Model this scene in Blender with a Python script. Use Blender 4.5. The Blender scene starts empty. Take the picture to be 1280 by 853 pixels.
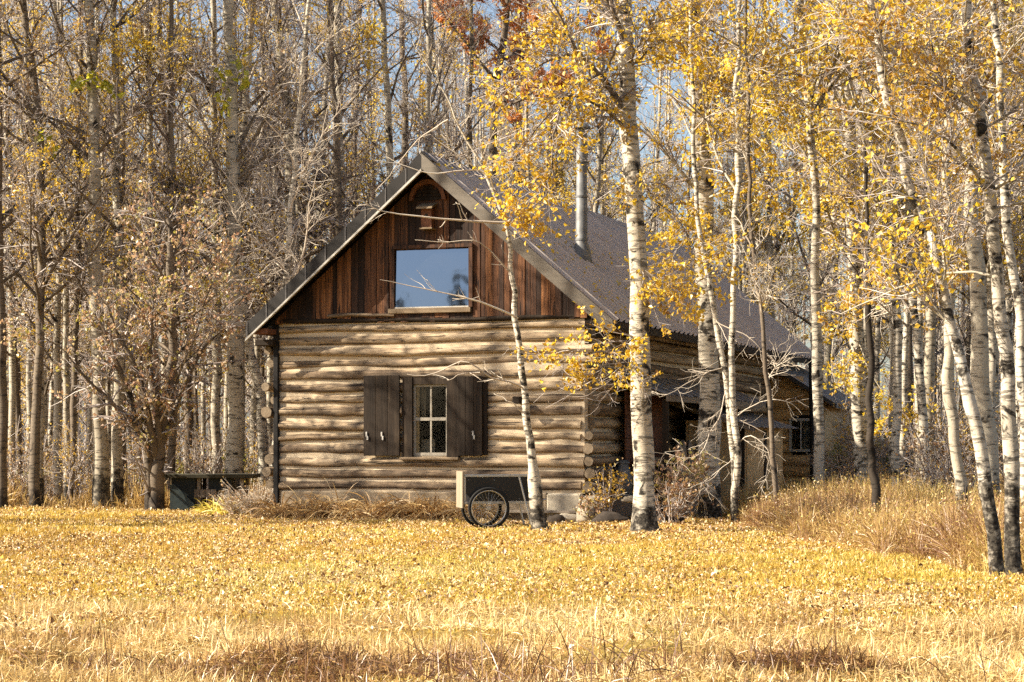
import bpy, math, random
import numpy as np
from mathutils import Vector, Matrix

# ------------------------------------------------------------------ basics
scene = bpy.context.scene
COL = scene.collection
R = math.radians
F = 2600.0            # focal length in pixels of the 1280 wide photograph
CX, HY = 640.0, 556.0 # principal column and the horizon's row
ZC = 1.2              # camera height above the lawn
YAW = R(19.5)
SA, CA = math.sin(YAW), math.cos(YAW)
H0 = np.array([-1.29, 32.88, 0.0])   # middle of the cabin's front wall, at the ground

def P(px, py, d):
    """point seen at that place of the photograph, d metres into the scene"""
    return np.array([(px - CX) / F * d, d, ZC + (HY - py) / F * d])

def hw(u, v, z=0.0):
    """cabin coordinates (along front, into depth, up) to world"""
    return np.array([H0[0] + u * CA + v * SA, H0[1] - u * SA + v * CA, z])

def fw(px, py, v=0.0):
    """place on the cabin's plane v = const seen at that pixel -> (u, z)"""
    k = (px - CX) / F
    # H0x + u CA + v SA = k (H0y - u SA + v CA)
    u = (k * (H0[1] + v * CA) - H0[0] - v * SA) / (CA + k * SA)
    d = H0[1] - u * SA + v * CA
    return u, ZC + (HY - py) / F * d

def sstep(a, b, x):
    t = np.clip((x - a) / (b - a), 0, 1)
    return t * t * (3 - 2 * t)

def terrain(x, y):
    x = np.asarray(x, float); y = np.asarray(y, float)
    edge = 38.5 + 11.5 * sstep(-6.5, -2.0, x) 
    s = np.maximum(0, y - edge)
    z = -0.07 * s * sstep(0, 6, s)
    z = np.maximum(z, -4.0)
    bump = 0.018 * np.sin(x * 1.7 + 0.6) * np.sin(y * 1.1 + 1.0) + 0.012 * np.sin(x * 3.9 + y * 2.3)
    front = sstep(14.6, 11.5, y) * (.075 * np.sin(x * 2.1 + 1.3 * np.sin(y * 1.9)) * np.sin(y * 3.3 + .7 * np.sin(x * 1.3)) + .03 * np.sin(x * 5.3 + y * 4.1))
    return z + bump + front

# ------------------------------------------------------------------ geometry helpers
class Geo:
    def __init__(self):
        self.V = []; self.Q = []; self.T = []; self.n = 0
        self.qm = []; self.tm = []; self.qs = []; self.ts = []; self.qr = []; self.tr = []
        self.ng = []
    def add(self, V, Fc, mat=0, smooth=False, rnd=0.5):
        V = np.asarray(V, float).reshape(-1, 3); Fc = np.asarray(Fc, int)
        m = len(Fc)
        r = np.full(m, rnd, float) if np.isscalar(rnd) else np.asarray(rnd, float)
        if Fc.shape[1] == 4:
            self.Q.append(Fc + self.n); self.qm.append(np.full(m, mat)); self.qs.append(np.full(m, smooth)); self.qr.append(r)
        else:
            self.T.append(Fc + self.n); self.tm.append(np.full(m, mat)); self.ts.append(np.full(m, smooth)); self.tr.append(r)
        self.V.append(V); self.n += len(V)
    def merge(self, g):
        for F4, m, s, r in zip(g.Q, g.qm, g.qs, g.qr):
            self.Q.append(F4 + self.n); self.qm.append(m); self.qs.append(s); self.qr.append(r)
        for F3, m, s, r in zip(g.T, g.tm, g.ts, g.tr):
            self.T.append(F3 + self.n); self.tm.append(m); self.ts.append(s); self.tr.append(r)
        self.V += g.V; self.n += g.n
    def build(self, name, mats, parent=None, loc=None, rotz=None):
        me = bpy.data.meshes.new(name)
        V = np.concatenate(self.V) if self.V else np.zeros((0, 3))
        me.vertices.add(len(V)); me.vertices.foreach_set("co", V.astype(np.float32).ravel())
        Q = np.concatenate(self.Q) if self.Q else np.zeros((0, 4), int)
        T = np.concatenate(self.T) if self.T else np.zeros((0, 3), int)
        nl = Q.size + T.size
        me.loops.add(nl)
        me.loops.foreach_set("vertex_index", np.concatenate([Q.ravel(), T.ravel()]).astype(np.int32))
        nf = len(Q) + len(T)
        me.polygons.add(nf)
        st = np.concatenate([np.arange(len(Q)) * 4, Q.size + np.arange(len(T)) * 3]).astype(np.int32)
        me.polygons.foreach_set("loop_start", st)
        cat = lambda a, b: np.concatenate([np.concatenate(a) if a else np.zeros(0), np.concatenate(b) if b else np.zeros(0)])
        me.polygons.foreach_set("material_index", cat(self.qm, self.tm).astype(np.int32))
        me.polygons.foreach_set("use_smooth", cat(self.qs, self.ts).astype(bool))
        at = me.attributes.new("rnd", 'FLOAT', 'FACE')
        at.data.foreach_set("value", cat(self.qr, self.tr).astype(np.float32))
        if not isinstance(mats, (list, tuple)): mats = [mats]
        for m in mats: me.materials.append(m)
        me.update(calc_edges=True)
        o = bpy.data.objects.new(name, me); COL.objects.link(o)
        if parent is not None: o.parent = parent
        if loc is not None: o.location = loc
        if rotz is not None: o.rotation_euler = (0, 0, rotz)
        return o

BOXF = [[0,3,2,1],[4,5,6,7],[0,1,5,4],[1,2,6,5],[2,3,7,6],[3,0,4,7]]
def box(g, lo, hi, mat=0, rnd=0.5, M=None, bev=0.0):
    x0,y0,z0 = lo; x1,y1,z1 = hi
    if bev > 0:
        b = bev
        vs = []; 
        # chamfered box: 24 verts
        for sx in (0,1):
            for sy in (0,1):
                for sz in (0,1):
                    X = x1 if sx else x0; Y = y1 if sy else y0; Z = z1 if sz else z0
                    ix = -b if sx else b; iy = -b if sy else b; iz = -b if sz else b
                    vs += [(X, Y+iy, Z+iz), (X+ix, Y, Z+iz), (X+ix, Y+iy, Z)]
        V = np.array(vs)
        I = lambda sx,sy,sz,k: (sx*4+sy*2+sz)*3+k
        f4 = [[I(0,0,0,0),I(0,0,1,0),I(0,1,1,0),I(0,1,0,0)],[I(1,0,0,0),I(1,1,0,0),I(1,1,1,0),I(1,0,1,0)],
              [I(0,0,0,1),I(1,0,0,1),I(1,0,1,1),I(0,0,1,1)],[I(0,1,0,1),I(0,1,1,1),I(1,1,1,1),I(1,1,0,1)],
              [I(0,0,0,2),I(0,1,0,2),I(1,1,0,2),I(1,0,0,2)],[I(0,0,1,2),I(1,0,1,2),I(1,1,1,2),I(0,1,1,2)]]
        for sy in (0,1):
            for sz in (0,1): f4.append([I(0,sy,sz,1),I(1,sy,sz,1),I(1,sy,sz,2),I(0,sy,sz,2)])
        for sx in (0,1):
            for sz in (0,1): f4.append([I(sx,0,sz,0),I(sx,1,sz,0),I(sx,1,sz,2),I(sx,0,sz,2)])
        for sx in (0,1):
            for sy in (0,1): f4.append([I(sx,sy,0,0),I(sx,sy,1,0),I(sx,sy,1,1),I(sx,sy,0,1)])
        f3 = [[I(a,b_,c,0),I(a,b_,c,1),I(a,b_,c,2)] for a in (0,1) for b_ in (0,1) for c in (0,1)]
        if M is not None: V = V @ M[:3,:3].T + M[:3,3]
        n0 = g.n
        g.add(V, f4, mat, False, rnd)
        g.T.append(np.array(f3) + n0); g.tm.append(np.full(8, mat)); g.ts.append(np.full(8, False)); g.tr.append(np.full(8, rnd, float))
        return
    V = np.array([(x0,y0,z0),(x1,y0,z0),(x1,y1,z0),(x0,y1,z0),(x0,y0,z1),(x1,y0,z1),(x1,y1,z1),(x0,y1,z1)], float)
    if M is not None: V = V @ M[:3,:3].T + M[:3,3]
    g.add(V, BOXF, mat, False, rnd)

def prism(g, poly, a, b, axis=1, mat=0, rnd=0.5):
    """outline in the other two axes, extruded along axis from a to b"""
    n = len(poly)
    def pt(p, t):
        q = [0, 0, 0]; o = [i for i in range(3) if i != axis]
        q[o[0]], q[o[1]] = p; q[axis] = t
        return q
    V = [pt(p, a) for p in poly] + [pt(p, b) for p in poly]
    g.add(V, [[i, (i+1) % n, (i+1) % n + n, i + n] for i in range(n)], mat, False, rnd)
    if n == 4:
        g.add(V, [[0,1,2,3],[7,6,5,4]], mat, False, rnd)
    else:
        c = np.mean(np.array(V[:n]), 0), np.mean(np.array(V[n:]), 0)
        VV = V + [list(c[0]), list(c[1])]
        g.add(VV, [[i, (i+1) % n, 2*n] for i in range(n)] + [[(i+1) % n + n, i + n, 2*n+1] for i in range(n)], mat, False, rnd)

def norm(a): return a / np.maximum(np.linalg.norm(a, axis=-1, keepdims=True), 1e-9)

def tubes(g, paths, radii, k=3, mat=0, rnd=None, cap=False, prof=None):
    paths = np.asarray(paths, float); radii = np.asarray(radii, float)
    if paths.ndim == 2: paths = paths[None]; radii = radii[None]
    N, S, _ = paths.shape
    if N == 0: return
    tg = np.empty_like(paths)
    tg[:, 1:-1] = paths[:, 2:] - paths[:, :-2]; tg[:, 0] = paths[:, 1] - paths[:, 0]; tg[:, -1] = paths[:, -1] - paths[:, -2]
    tg = norm(tg)
    mean = norm(paths[:, -1] - paths[:, 0])
    ref = np.where(np.abs(mean[:, 2:3]) < 0.7, np.array([[0, 0, 1.0]]), np.array([[1.0, 0, 0]]))
    ref = np.repeat(ref[:, None], S, 1)
    nn = norm(ref - (ref * tg).sum(-1, keepdims=True) * tg)
    bb = np.cross(tg, nn)
    ang = np.arange(k) / k * 2 * np.pi
    ca, sa = np.cos(ang), np.sin(ang)
    rr = radii[:, :, None] * (np.ones(k) if prof is None else prof)   # (N,S,k)
    V = paths[:, :, None] + rr[..., None] * (nn[:, :, None] * ca[None, None, :, None] + bb[:, :, None] * sa[None, None, :, None])
    base = (np.arange(N) * S * k)[:, None, None]
    i = np.arange(S - 1)[None, :, None] * k; j = np.arange(k)[None, None, :]
    j2 = (j + 1) % k
    Fc = np.stack([base + i + j, base + i + j2, base + i + k + j2, base + i + k + j], -1).reshape(-1, 4)
    r = np.repeat(np.random.RandomState(N + S).rand(N), (S - 1) * k) if rnd is None else (np.full(len(Fc), rnd) if np.isscalar(rnd) else np.repeat(rnd, (S - 1) * k))
    g.add(V.reshape(-1, 3), Fc, mat, True, r)
    if cap:
        for n in range(N):
            for e, s in ((0, 0), (S - 1, 1)):
                Vc = np.vstack([V[n, e], paths[n, e][None]])
                fs = [[a, (a + 1) % k, k] if s else [(a + 1) % k, a, k] for a in range(k)]
                g.add(Vc, fs, mat if cap is True else cap, False, 0.5 if rnd is None or not np.isscalar(rnd) else rnd)

def tube1(g, pts, r, k=8, mat=0, cap=True, rnd=0.5):
    pts = np.asarray(pts, float)
    r = np.full(len(pts), r, float) if np.isscalar(r) else np.asarray(r, float)
    tubes(g, pts, r, k, mat, rnd, cap)

def leaves(g, C, size, rng, mat=0, up=0.0, rnd=None, aspect=0.75):
    """small folded leaf blades: two triangles hinged at the midrib"""
    N = len(C)
    if N == 0: return
    a = norm(rng.normal(size=(N, 3)) + np.array([0, 0, -0.35]))
    n = norm(rng.normal(size=(N, 3)) + np.array([0, 0, up]))
    b = norm(np.cross(n, a)); n = np.cross(a, b)
    s = (np.asarray(size) * rng.uniform(0.6, 1.3, N))[:, None]
    fold = s * rng.uniform(0.05, 0.3, N)[:, None]
    v0 = C; v2 = C + a * s
    v1 = C + a * s * 0.45 + b * s * aspect * .5 + n * fold
    v3 = C + a * s * 0.45 - b * s * aspect * .5 + n * fold
    V = np.stack([v0, v1, v2, v3], 1).reshape(-1, 3)
    i = np.arange(N)[:, None] * 4
    Fc = np.concatenate([i + [0, 1, 2], i + [0, 2, 3]], 1).reshape(-1, 3)
    r = rng.rand(N) if rnd is None else rnd
    g.add(V, Fc, mat, False, np.repeat(r, 2))

def spawn(rng, paths, radii, npar, tmin, tmax, length, ang, S, wig=0.18, up=0.0, rfac=0.5, rmin=0.003, rend=0.4, weights=None, downplane=None):
    """npar children in all, grown off random places of the parent paths"""
    N, Sp, _ = paths.shape
    pi = rng.choice(N, npar, p=weights) if weights is not None else rng.randint(0, N, npar)
    t = rng.uniform(tmin, tmax, npar) * (Sp - 1)
    i0 = np.minimum(t.astype(int), Sp - 2); f = (t - i0)[:, None]
    p0 = paths[pi, i0] * (1 - f) + paths[pi, i0 + 1] * f
    tg = norm(paths[pi, i0 + 1] - paths[pi, i0])
    r0 = radii[pi, i0] * (1 - f[:, 0]) + radii[pi, i0 + 1] * f[:, 0]
    perp = rng.normal(size=(npar, 3)); perp = norm(perp - (perp * tg).sum(-1, keepdims=True) * tg)
    an = rng.uniform(ang[0], ang[1], npar)[:, None]
    d = norm(tg * np.cos(an) + perp * np.sin(an) + np.array([0, 0, up]))
    L = rng.uniform(length[0], length[1], npar) * (1 - 0.5 * (t / (Sp - 1)))
    out = np.empty((npar, S, 3)); out[:, 0] = p0
    step = (L / (S - 1))[:, None]
    for s in range(1, S):
        d = norm(d + wig * rng.normal(size=(npar, 3)) + np.array([0, 0, up * 0.3]))
        out[:, s] = out[:, s - 1] + d * step
    rs = np.maximum(np.minimum(r0 * rfac, 0.02 + L * 0.01), rmin)[:, None] * np.linspace(1, rend, S)[None]
    return out, rs, pi

def smooth_path(pts, n, wob=0.0, rng=None):
    pts = np.asarray(pts, float)
    seg = np.concatenate([[0], np.cumsum(np.linalg.norm(np.diff(pts, axis=0), axis=1))])
    t = np.linspace(0, seg[-1], n)
    # Catmull-Rom through the given points
    out = np.empty((n, 3))
    for q, tt in enumerate(t):
        i = min(np.searchsorted(seg, tt, 'right') - 1, len(pts) - 2); i = max(i, 0)
        f = (tt - seg[i]) / max(seg[i + 1] - seg[i], 1e-9)
        p0 = pts[max(i - 1, 0)]; p1 = pts[i]; p2 = pts[i + 1]; p3 = pts[min(i + 2, len(pts) - 1)]
        out[q] = 0.5 * (2 * p1 + (p2 - p0) * f + (2 * p0 - 5 * p1 + 4 * p2 - p3) * f * f + (3 * p1 - p0 - 3 * p2 + p3) * f ** 3)
    if wob and rng is not None:
        w = rng.normal(size=(n, 3)) * wob; w[0] = 0; w[:, 2] = 0
        w = (w + np.roll(w, 1, 0)) / 2; w[0] = 0
        out += w
    return out, t / seg[-1]

# ------------------------------------------------------------------ materials
def newmat(name):
    m = bpy.data.materials.new(name); m.use_nodes = True
    nt = m.node_tree; nt.nodes.clear()
    out = nt.nodes.new('ShaderNodeOutputMaterial')
    return m, nt, out
def node(nt, t, **kw):
    n = nt.nodes.new(t)
    for k, v in kw.items():
        if k in n.inputs: n.inputs[k].default_value = v
        else: setattr(n, k, v)
    return n
def ln(nt, a, b): nt.links.new(a, b)
def ramp(nt, fac, stops, interp='LINEAR'):
    r = nt.nodes.new('ShaderNodeValToRGB'); e = r.color_ramp.elements
    r.color_ramp.interpolation = interp
    while len(e) > 1: e.remove(e[-1])
    for i, (p, c) in enumerate(stops):
        el = e[0] if i == 0 else e.new(p)
        el.position = p; el.color = (c, c, c, 1) if np.isscalar(c) else (*c, 1)
    ln(nt, fac, r.inputs[0]); return r.outputs[0]
def mixc(nt, fac, a, b, mode='MIX'):
    m = nt.nodes.new('ShaderNodeMix'); m.data_type = 'RGBA'; m.blend_type = mode
    for s, v in ((m.inputs[0], fac), (m.inputs[6], a), (m.inputs[7], b)):
        if isinstance(v, bpy.types.NodeSocket): ln(nt, v, s)
        else: s.default_value = v if np.isscalar(v) else ((*v, 1) if len(v) == 3 else v)
    return m.outputs[2]
def math_(nt, op, a, b=0.0, clamp=False):
    m = nt.nodes.new('ShaderNodeMath'); m.operation = op; m.use_clamp = clamp
    for s, v in ((m.inputs[0], a), (m.inputs[1], b)):
        if isinstance(v, bpy.types.NodeSocket): ln(nt, v, s)
        else: s.default_value = v
    return m.outputs[0]
def coords(nt, scale=(1,1,1), rnd_off=True):
    tc = nt.nodes.new('ShaderNodeTexCoord')
    mp = nt.nodes.new('ShaderNodeMapping'); mp.inputs['Scale'].default_value = scale
    if rnd_off:
        oi = nt.nodes.new('ShaderNodeObjectInfo')
        v = nt.nodes.new('ShaderNodeVectorMath'); v.operation = 'SCALE'
        cb = nt.nodes.new('ShaderNodeCombineXYZ')
        for k in range(3): ln(nt, oi.outputs['Random'], cb.inputs[k])
        ln(nt, cb.outputs[0], v.inputs[0]); v.inputs['Scale'].default_value = 37.0
        a = nt.nodes.new('ShaderNodeVectorMath'); a.operation = 'ADD'
        ln(nt, tc.outputs['Object'], a.inputs[0]); ln(nt, v.outputs[0], a.inputs[1])
        ln(nt, a.outputs[0], mp.inputs[0])
    else:
        ln(nt, tc.outputs['Object'], mp.inputs[0])
    return mp.outputs[0], tc
def noise(nt, vec, scale, detail=4, rough=0.6, dist=0.0):
    n = nt.nodes.new('ShaderNodeTexNoise'); ln(nt, vec, n.inputs['Vector'])
    n.inputs['Scale'].default_value = scale; n.inputs['Detail'].default_value = detail
    n.inputs['Roughness'].default_value = rough; n.inputs['Distortion'].default_value = dist
    return n.outputs['Fac']
def bsdf(nt, out, col, rough=0.8, spec=0.3, metal=0.0, bump=None, bstr=0.3, bdist=0.02):
    b = nt.nodes.new('ShaderNodeBsdfPrincipled')
    if isinstance(col, bpy.types.NodeSocket): ln(nt, col, b.inputs['Base Color'])
    else: b.inputs['Base Color'].default_value = (*col, 1)
    if isinstance(rough, bpy.types.NodeSocket): ln(nt, rough, b.inputs['Roughness'])
    else: b.inputs['Roughness'].default_value = rough
    b.inputs['Specular IOR Level'].default_value = spec; b.inputs['Metallic'].default_value = metal
    if bump is not None:
        bm = nt.nodes.new('ShaderNodeBump'); bm.inputs['Strength'].default_value = bstr; bm.inputs['Distance'].default_value = bdist
        ln(nt, bump, bm.inputs['Height']); ln(nt, bm.outputs[0], b.inputs['Normal'])
    ln(nt, b.outputs[0], out.inputs[0]); return b

def attr(nt, name='rnd'):
    a = nt.nodes.new('ShaderNodeAttribute'); a.attribute_name = name
    return a.outputs['Fac']
def objrand(nt): return nt.nodes.new('ShaderNodeObjectInfo').outputs['Random']

def bark_mat(name, pale, tan, scar, scar_amt=0.42, base_h=0.7, var=0.35, lent=0.40):
    m, nt, out = newmat(name)
    vec, tc = coords(nt)
    mpl = nt.nodes.new('ShaderNodeMapping'); mpl.inputs['Scale'].default_value = (5, 5, 26); ln(nt, vec, mpl.inputs[0])
    lentic = ramp(nt, noise(nt, mpl.outputs[0], 1.0, 3, .6), [(lent - .05, 1.0), (lent + .02, 0.0)])
    mps = nt.nodes.new('ShaderNodeMapping'); mps.inputs['Scale'].default_value = (3.0, 3.0, 4.5); ln(nt, vec, mps.inputs[0])
    scars = ramp(nt, noise(nt, mps.outputs[0], 1.0, 5, .65, .6), [(scar_amt - .07, 1.0), (scar_amt, 0.0)])
    broad = noise(nt, vec, 1.1, 4, .6)
    fine = noise(nt, vec, 30, 3, .6)
    col = mixc(nt, ramp(nt, broad, [(.35, 0.0), (.65, 1.0)]), pale, tan)
    col = mixc(nt, math_(nt, 'MULTIPLY', objrand(nt), var), col, tan)
    col = mixc(nt, math_(nt, 'MULTIPLY', lentic, 0.7), col, scar)
    col = mixc(nt, scars, col, scar)
    # furrowed dark bark around the foot
    sp = nt.nodes.new('ShaderNodeSeparateXYZ'); ln(nt, tc.outputs['Object'], sp.inputs[0])
    zz = math_(nt, 'ADD', sp.outputs[2], math_(nt, 'MULTIPLY', noise(nt, mps.outputs[0], 1.6, 4, .7), -base_h * 2.0))
    foot = ramp(nt, zz, [(0.0, 1.0), (0.14, 0.0)])
    foot = math_(nt, 'MULTIPLY', foot, ramp(nt, noise(nt, vec, 9, 4, .7), [(.48, 1.0), (.68, .25)]))
    col = mixc(nt, foot, col, tuple(c * .9 for c in scar))
    col = mixc(nt, ramp(nt, fine, [(.3, .35), (.6, 0.0)]), col, (tan[0]*.5, tan[1]*.5, tan[2]*.5))
    hgt = mixc(nt, 0.5, fine, lentic)
    bsdf(nt, out, col, .85, .2, 0, hgt, .5, .012)
    return m

M = {}
M['birch'] = bark_mat('birch_bark', (.61, .55, .45), (.45, .39, .30), (.013, .010, .008), .455, .34, .25, .455)
M['birch_scarred'] = bark_mat('scarred_birch_bark', (.58, .52, .43), (.42, .365, .285), (.013, .010, .008), .485, .85, .2, .45)
M['aspen'] = bark_mat('aspen_bark', (.52, .47, .37), (.36, .31, .235), (.020, .016, .012), .42, .6, .8, .42)
M['grey_bark'] = bark_mat('grey_bark', (.24, .195, .145), (.13, .10, .072), (.025, .02, .016), .42, .3, .8)
M['rough_bark'] = bark_mat('rough_dark_bark', (.065, .05, .038), (.035, .027, .02), (.010, .008, .006), .45, .3, .5)

def twig_mat(name, stops):
    m, nt, out = newmat(name)
    c = ramp(nt, attr(nt), stops)
    bsdf(nt, out, c, .75, .25)
    return m
M['twig'] = twig_mat('twig_bark', [(0, (.19, .15, .13)), (.5, (.37, .315, .28)), (1, (.56, .50, .45))])
M['twig_dark'] = twig_mat('dark_twig_bark', [(0, (.08, .057, .045)), (.6, (.19, .14, .11)), (1, (.36, .285, .23))])
M['twig_pale'] = twig_mat('bleached_twig', [(0, (.38, .31, .24)), (1, (.66, .58, .47))])

def leaf_mat(name, stops, trans=0.5, objvar=0.25):
    m, nt, out = newmat(name)
    f = attr(nt)
    f = math_(nt, 'ADD', f, math_(nt, 'MULTIPLY', math_(nt, 'SUBTRACT', objrand(nt), .5), objvar), True)
    c = ramp(nt, f, stops)
    d = node(nt, 'ShaderNodeBsdfDiffuse'); t = node(nt, 'ShaderNodeBsdfTranslucent'); gl = node(nt, 'ShaderNodeBsdfGlossy', Roughness=.45)
    ln(nt, c, d.inputs[0]); ln(nt, c, t.inputs[0])
    mx = node(nt, 'ShaderNodeMixShader'); mx.inputs[0].default_value = trans
    ln(nt, d.outputs[0], mx.inputs[1]); ln(nt, t.outputs[0], mx.inputs[2])
    m2 = node(nt, 'ShaderNodeMixShader'); m2.inputs[0].default_value = .06
    ln(nt, mx.outputs[0], m2.inputs[1]); ln(nt, gl.outputs[0], m2.inputs[2])
    ln(nt, m2.outputs[0], out.inputs[0])
    return m
M['yellow'] = leaf_mat('yellow_leaf', [(0, (.40, .21, .03)), (.2, (.68, .43, .03)), (.6, (.82, .58, .035)), (.9, (.88, .68, .08)), (1, (.62, .48, .18))])
M['amber'] = leaf_mat('amber_leaf', [(0, (.30, .15, .035)), (.3, (.56, .33, .045)), (.65, (.74, .49, .05)), (1, (.64, .50, .20))])
M['tan'] = leaf_mat('dry_tan_leaf', [(0, (.20, .10, .05)), (.35, (.36, .20, .085)), (.65, (.46, .29, .13)), (.85, (.45, .33, .06)), (1, (.56, .42, .26))])
M['russet'] = leaf_mat('russet_leaf', [(0, (.42, .17, .06)), (.4, (.70, .31, .10)), (.8, (.78, .42, .13)), (1, (.74, .50, .24))])
M['green'] = leaf_mat('late_green_leaf', [(0, (.13, .14, .02)), (.5, (.30, .29, .03)), (1, (.48, .42, .05))])
M['mixed'] = leaf_mat('mixed_shrub_leaf', [(0, (.30, .14, .08)), (.3, (.52, .32, .19)), (.55, (.58, .42, .22)), (.75, (.34, .31, .06)), (1, (.62, .47, .10))])
M['grass'] = leaf_mat('dry_lawn_grass', [(0, (.28, .16, .035)), (.25, (.52, .32, .05)), (.6, (.66, .45, .09)), (.85, (.52, .43, .08)), (1, (.78, .62, .28))], .4)
M['litter'] = leaf_mat('fallen_leaf', [(0, (.12, .05, .018)), (.3, (.38, .19, .045)), (.5, (.58, .36, .12)), (.68, (.74, .56, .30)), (.88, (.80, .64, .38)), (.94, (.82, .58, .05)), (1, (.86, .76, .58))], .25)
M['straw'] = leaf_mat('rough_straw', [(0, (.13, .055, .025)), (.2, (.36, .20, .07)), (.6, (.64, .45, .17)), (1, (.82, .66, .36))], .3)
M['weeds'] = leaf_mat('tall_dry_weed', [(0, (.26, .13, .065)), (.3, (.43, .275, .10)), (.65, (.58, .40, .14)), (.85, (.52, .42, .08)), (1, (.74, .59, .32))], .4)
M['strap'] = leaf_mat('withered_strap_leaf', [(0, (.30, .17, .07)), (.4, (.58, .37, .15)), (.8, (.72, .52, .24)), (1, (.78, .60, .34))], .4)
M['strap_yellow'] = leaf_mat('yellowed_strap_leaf', [(0, (.42, .32, .05)), (.6, (.66, .54, .08)), (1, (.72, .60, .20))], .35)

def ground_mat():
    m, nt, out = newmat('leafy_ground')
    vec, tc = coords(nt, rnd_off=False)
    n1 = noise(nt, vec, .6, 5, .6); n2 = noise(nt, vec, 14, 5, .7); n3 = noise(nt, vec, 60, 3, .7)
    c = ramp(nt, n2, [(.3, (.09, .05, .018)), (.5, (.20, .125, .035)), (.7, (.34, .23, .075))])
    c = mixc(nt, ramp(nt, n1, [(.4, 0.0), (.65, .5)]), c, (.24, .20, .04))
    c = mixc(nt, ramp(nt, n3, [(.55, 0.0), (.7, .4)]), c, (.45, .32, .14))
    # bare forest soil under the trees beyond the lawn
    sp = nt.nodes.new('ShaderNodeSeparateXYZ'); ln(nt, tc.outputs['Object'], sp.inputs[0])
    yy = math_(nt, 'ADD', sp.outputs[1], math_(nt, 'MULTIPLY', n1, 4.0))
    far = ramp(nt, math_(nt, 'DIVIDE', yy, 100.0), [(.40, 0.0), (.44, 1.0)])
    soil = ramp(nt, n2, [(.3, (.05, .03, .015)), (.6, (.13, .08, .032)), (.8, (.26, .16, .06))])
    c = mixc(nt, far, c, soil)
    bsdf(nt, out, c, .95, .1, 0, n2, .6, .05)
    return m
M['ground'] = ground_mat()

def wood_mat(name, stops, axis=0, scale=(1.2, 14, 14), rough=.8, rvar=0.3, dark=(.05, .035, .025), crack=.34, useattr=True, bump=.4, checks=False):
    """weathered wood; grain runs along the given axis of the object's own coordinates"""
    m, nt, out = newmat(name)
    sc = [scale[1]] * 3; sc[axis] = scale[0]
    vec, tc = coords(nt, tuple(sc))
    n1 = noise(nt, vec, 1.0, 6, .65, .3)
    f = n1
    if useattr:
        f = math_(nt, 'ADD', math_(nt, 'MULTIPLY', n1, 1 - rvar), math_(nt, 'MULTIPLY', attr(nt), rvar))
    c = ramp(nt, f, stops)
    n2 = noise(nt, vec, 2.3, 4, .6)
    c = mixc(nt, ramp(nt, n2, [(crack - .06, .9), (crack, 0.0)]), c, dark)
    if checks:   # drying checks along the grain, knots, sooty weathered stretches
        sc2 = [34.0] * 3; sc2[axis] = .8
        v2, _ = coords(nt, tuple(sc2)); ck = noise(nt, v2, 1.0, 3, .5, .1)
        c = mixc(nt, ramp(nt, ck, [(.37, .9), (.40, 0.0)]), c, (.02, .014, .010))
        sc3 = [6.0] * 3; sc3[axis] = 1.1
        v3, _ = coords(nt, tuple(sc3)); st = noise(nt, v3, 1.0, 5, .7)
        c = mixc(nt, ramp(nt, st, [(.50, 0.0), (.66, .75)]), c, (.10, .078, .060))
        sc4 = [5.0] * 3; sc4[axis] = 3.2
        v4, _ = coords(nt, tuple(sc4)); vo = nt.nodes.new('ShaderNodeTexVoronoi'); ln(nt, v4, vo.inputs['Vector'])
        c = mixc(nt, ramp(nt, vo.outputs['Distance'], [(.07, .85), (.13, 0.0)]), c, (.05, .032, .022))
    bsdf(nt, out, c, rough, .2, 0, n1, bump, .02)
    return m
LOGST = [(.32, (.07, .048, .032)), (.44, (.17, .118, .075)), (.56, (.33, .24, .15)), (.70, (.54, .42, .28))]
M['log_u'] = wood_mat('weathered_log', LOGST, 0, (1.6, 9), .85, .18, (.05, .034, .024), .41, bump=.8, checks=True)
M['log_v'] = wood_mat('weathered_log_side', LOGST, 1, (.9, 11), .85, .2, (.07, .048, .032), .37)
M['log_end'] = wood_mat('sawn_log_end', [(.3, (.13, .095, .062)), (.7, (.28, .215, .145))], 0, (9, 9), .9, .1, (.08, .06, .04), .36)
M['gable'] = wood_mat('stained_gable_board', [(.28, (.016, .010, .008)), (.45, (.045, .024, .016)), (.60, (.12, .052, .025)), (.78, (.34, .15, .06))], 2, (.9, 15), .75, .38, (.010, .007, .006), .44)
M['darkwood'] = wood_mat('dark_weathered_board', [(.3, (.011, .007, .0045)), (.55, (.030, .0195, .012)), (.75, (.075, .052, .032))], 2, (1.2, 14), .8, .2, (.015, .012, .01), .36)
M['greywood'] = wood_mat('grey_weathered_board', [(.3, (.13, .10, .075)), (.6, (.25, .205, .16)), (.8, (.36, .30, .24))], 2, (1.2, 14), .85, .3, (.05, .04, .03), .34)
M['tanwood'] = wood_mat('tan_plywood', [(.3, (.44, .28, .13)), (.6, (.60, .41, .21)), (.8, (.68, .50, .28))], 2, (1.5, 9), .8, .3, (.12, .08, .04), .32)
M['annexlog'] = wood_mat('varnished_log_siding', [(.3, (.46, .29, .13)), (.6, (.62, .42, .21)), (.8, (.70, .51, .28))], 0, (1.0, 9), .6, .3, (.14, .085, .04), .32)
M['fascia'] = wood_mat('painted_rake_board', [(.3, (.12, .10, .078)), (.6, (.175, .15, .12)), (.8, (.22, .19, .155))], 0, (1.0, 7), .7, .15, (.16, .13, .10), .33, bump=.15)
M['sillwood'] = wood_mat('bare_sill_wood', [(.3, (.13, .09, .055)), (.6, (.24, .175, .11)), (.8, (.34, .26, .17))], 0, (1.2, 13), .8, .2, (.06, .045, .03), .36)
M['redwood'] = wood_mat('red_brown_wood', [(.3, (.10, .042, .026)), (.6, (.20, .085, .045)), (.8, (.28, .13, .065))], 0, (1.5, 12), .75, .2, (.02, .012, .01), .36)

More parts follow.
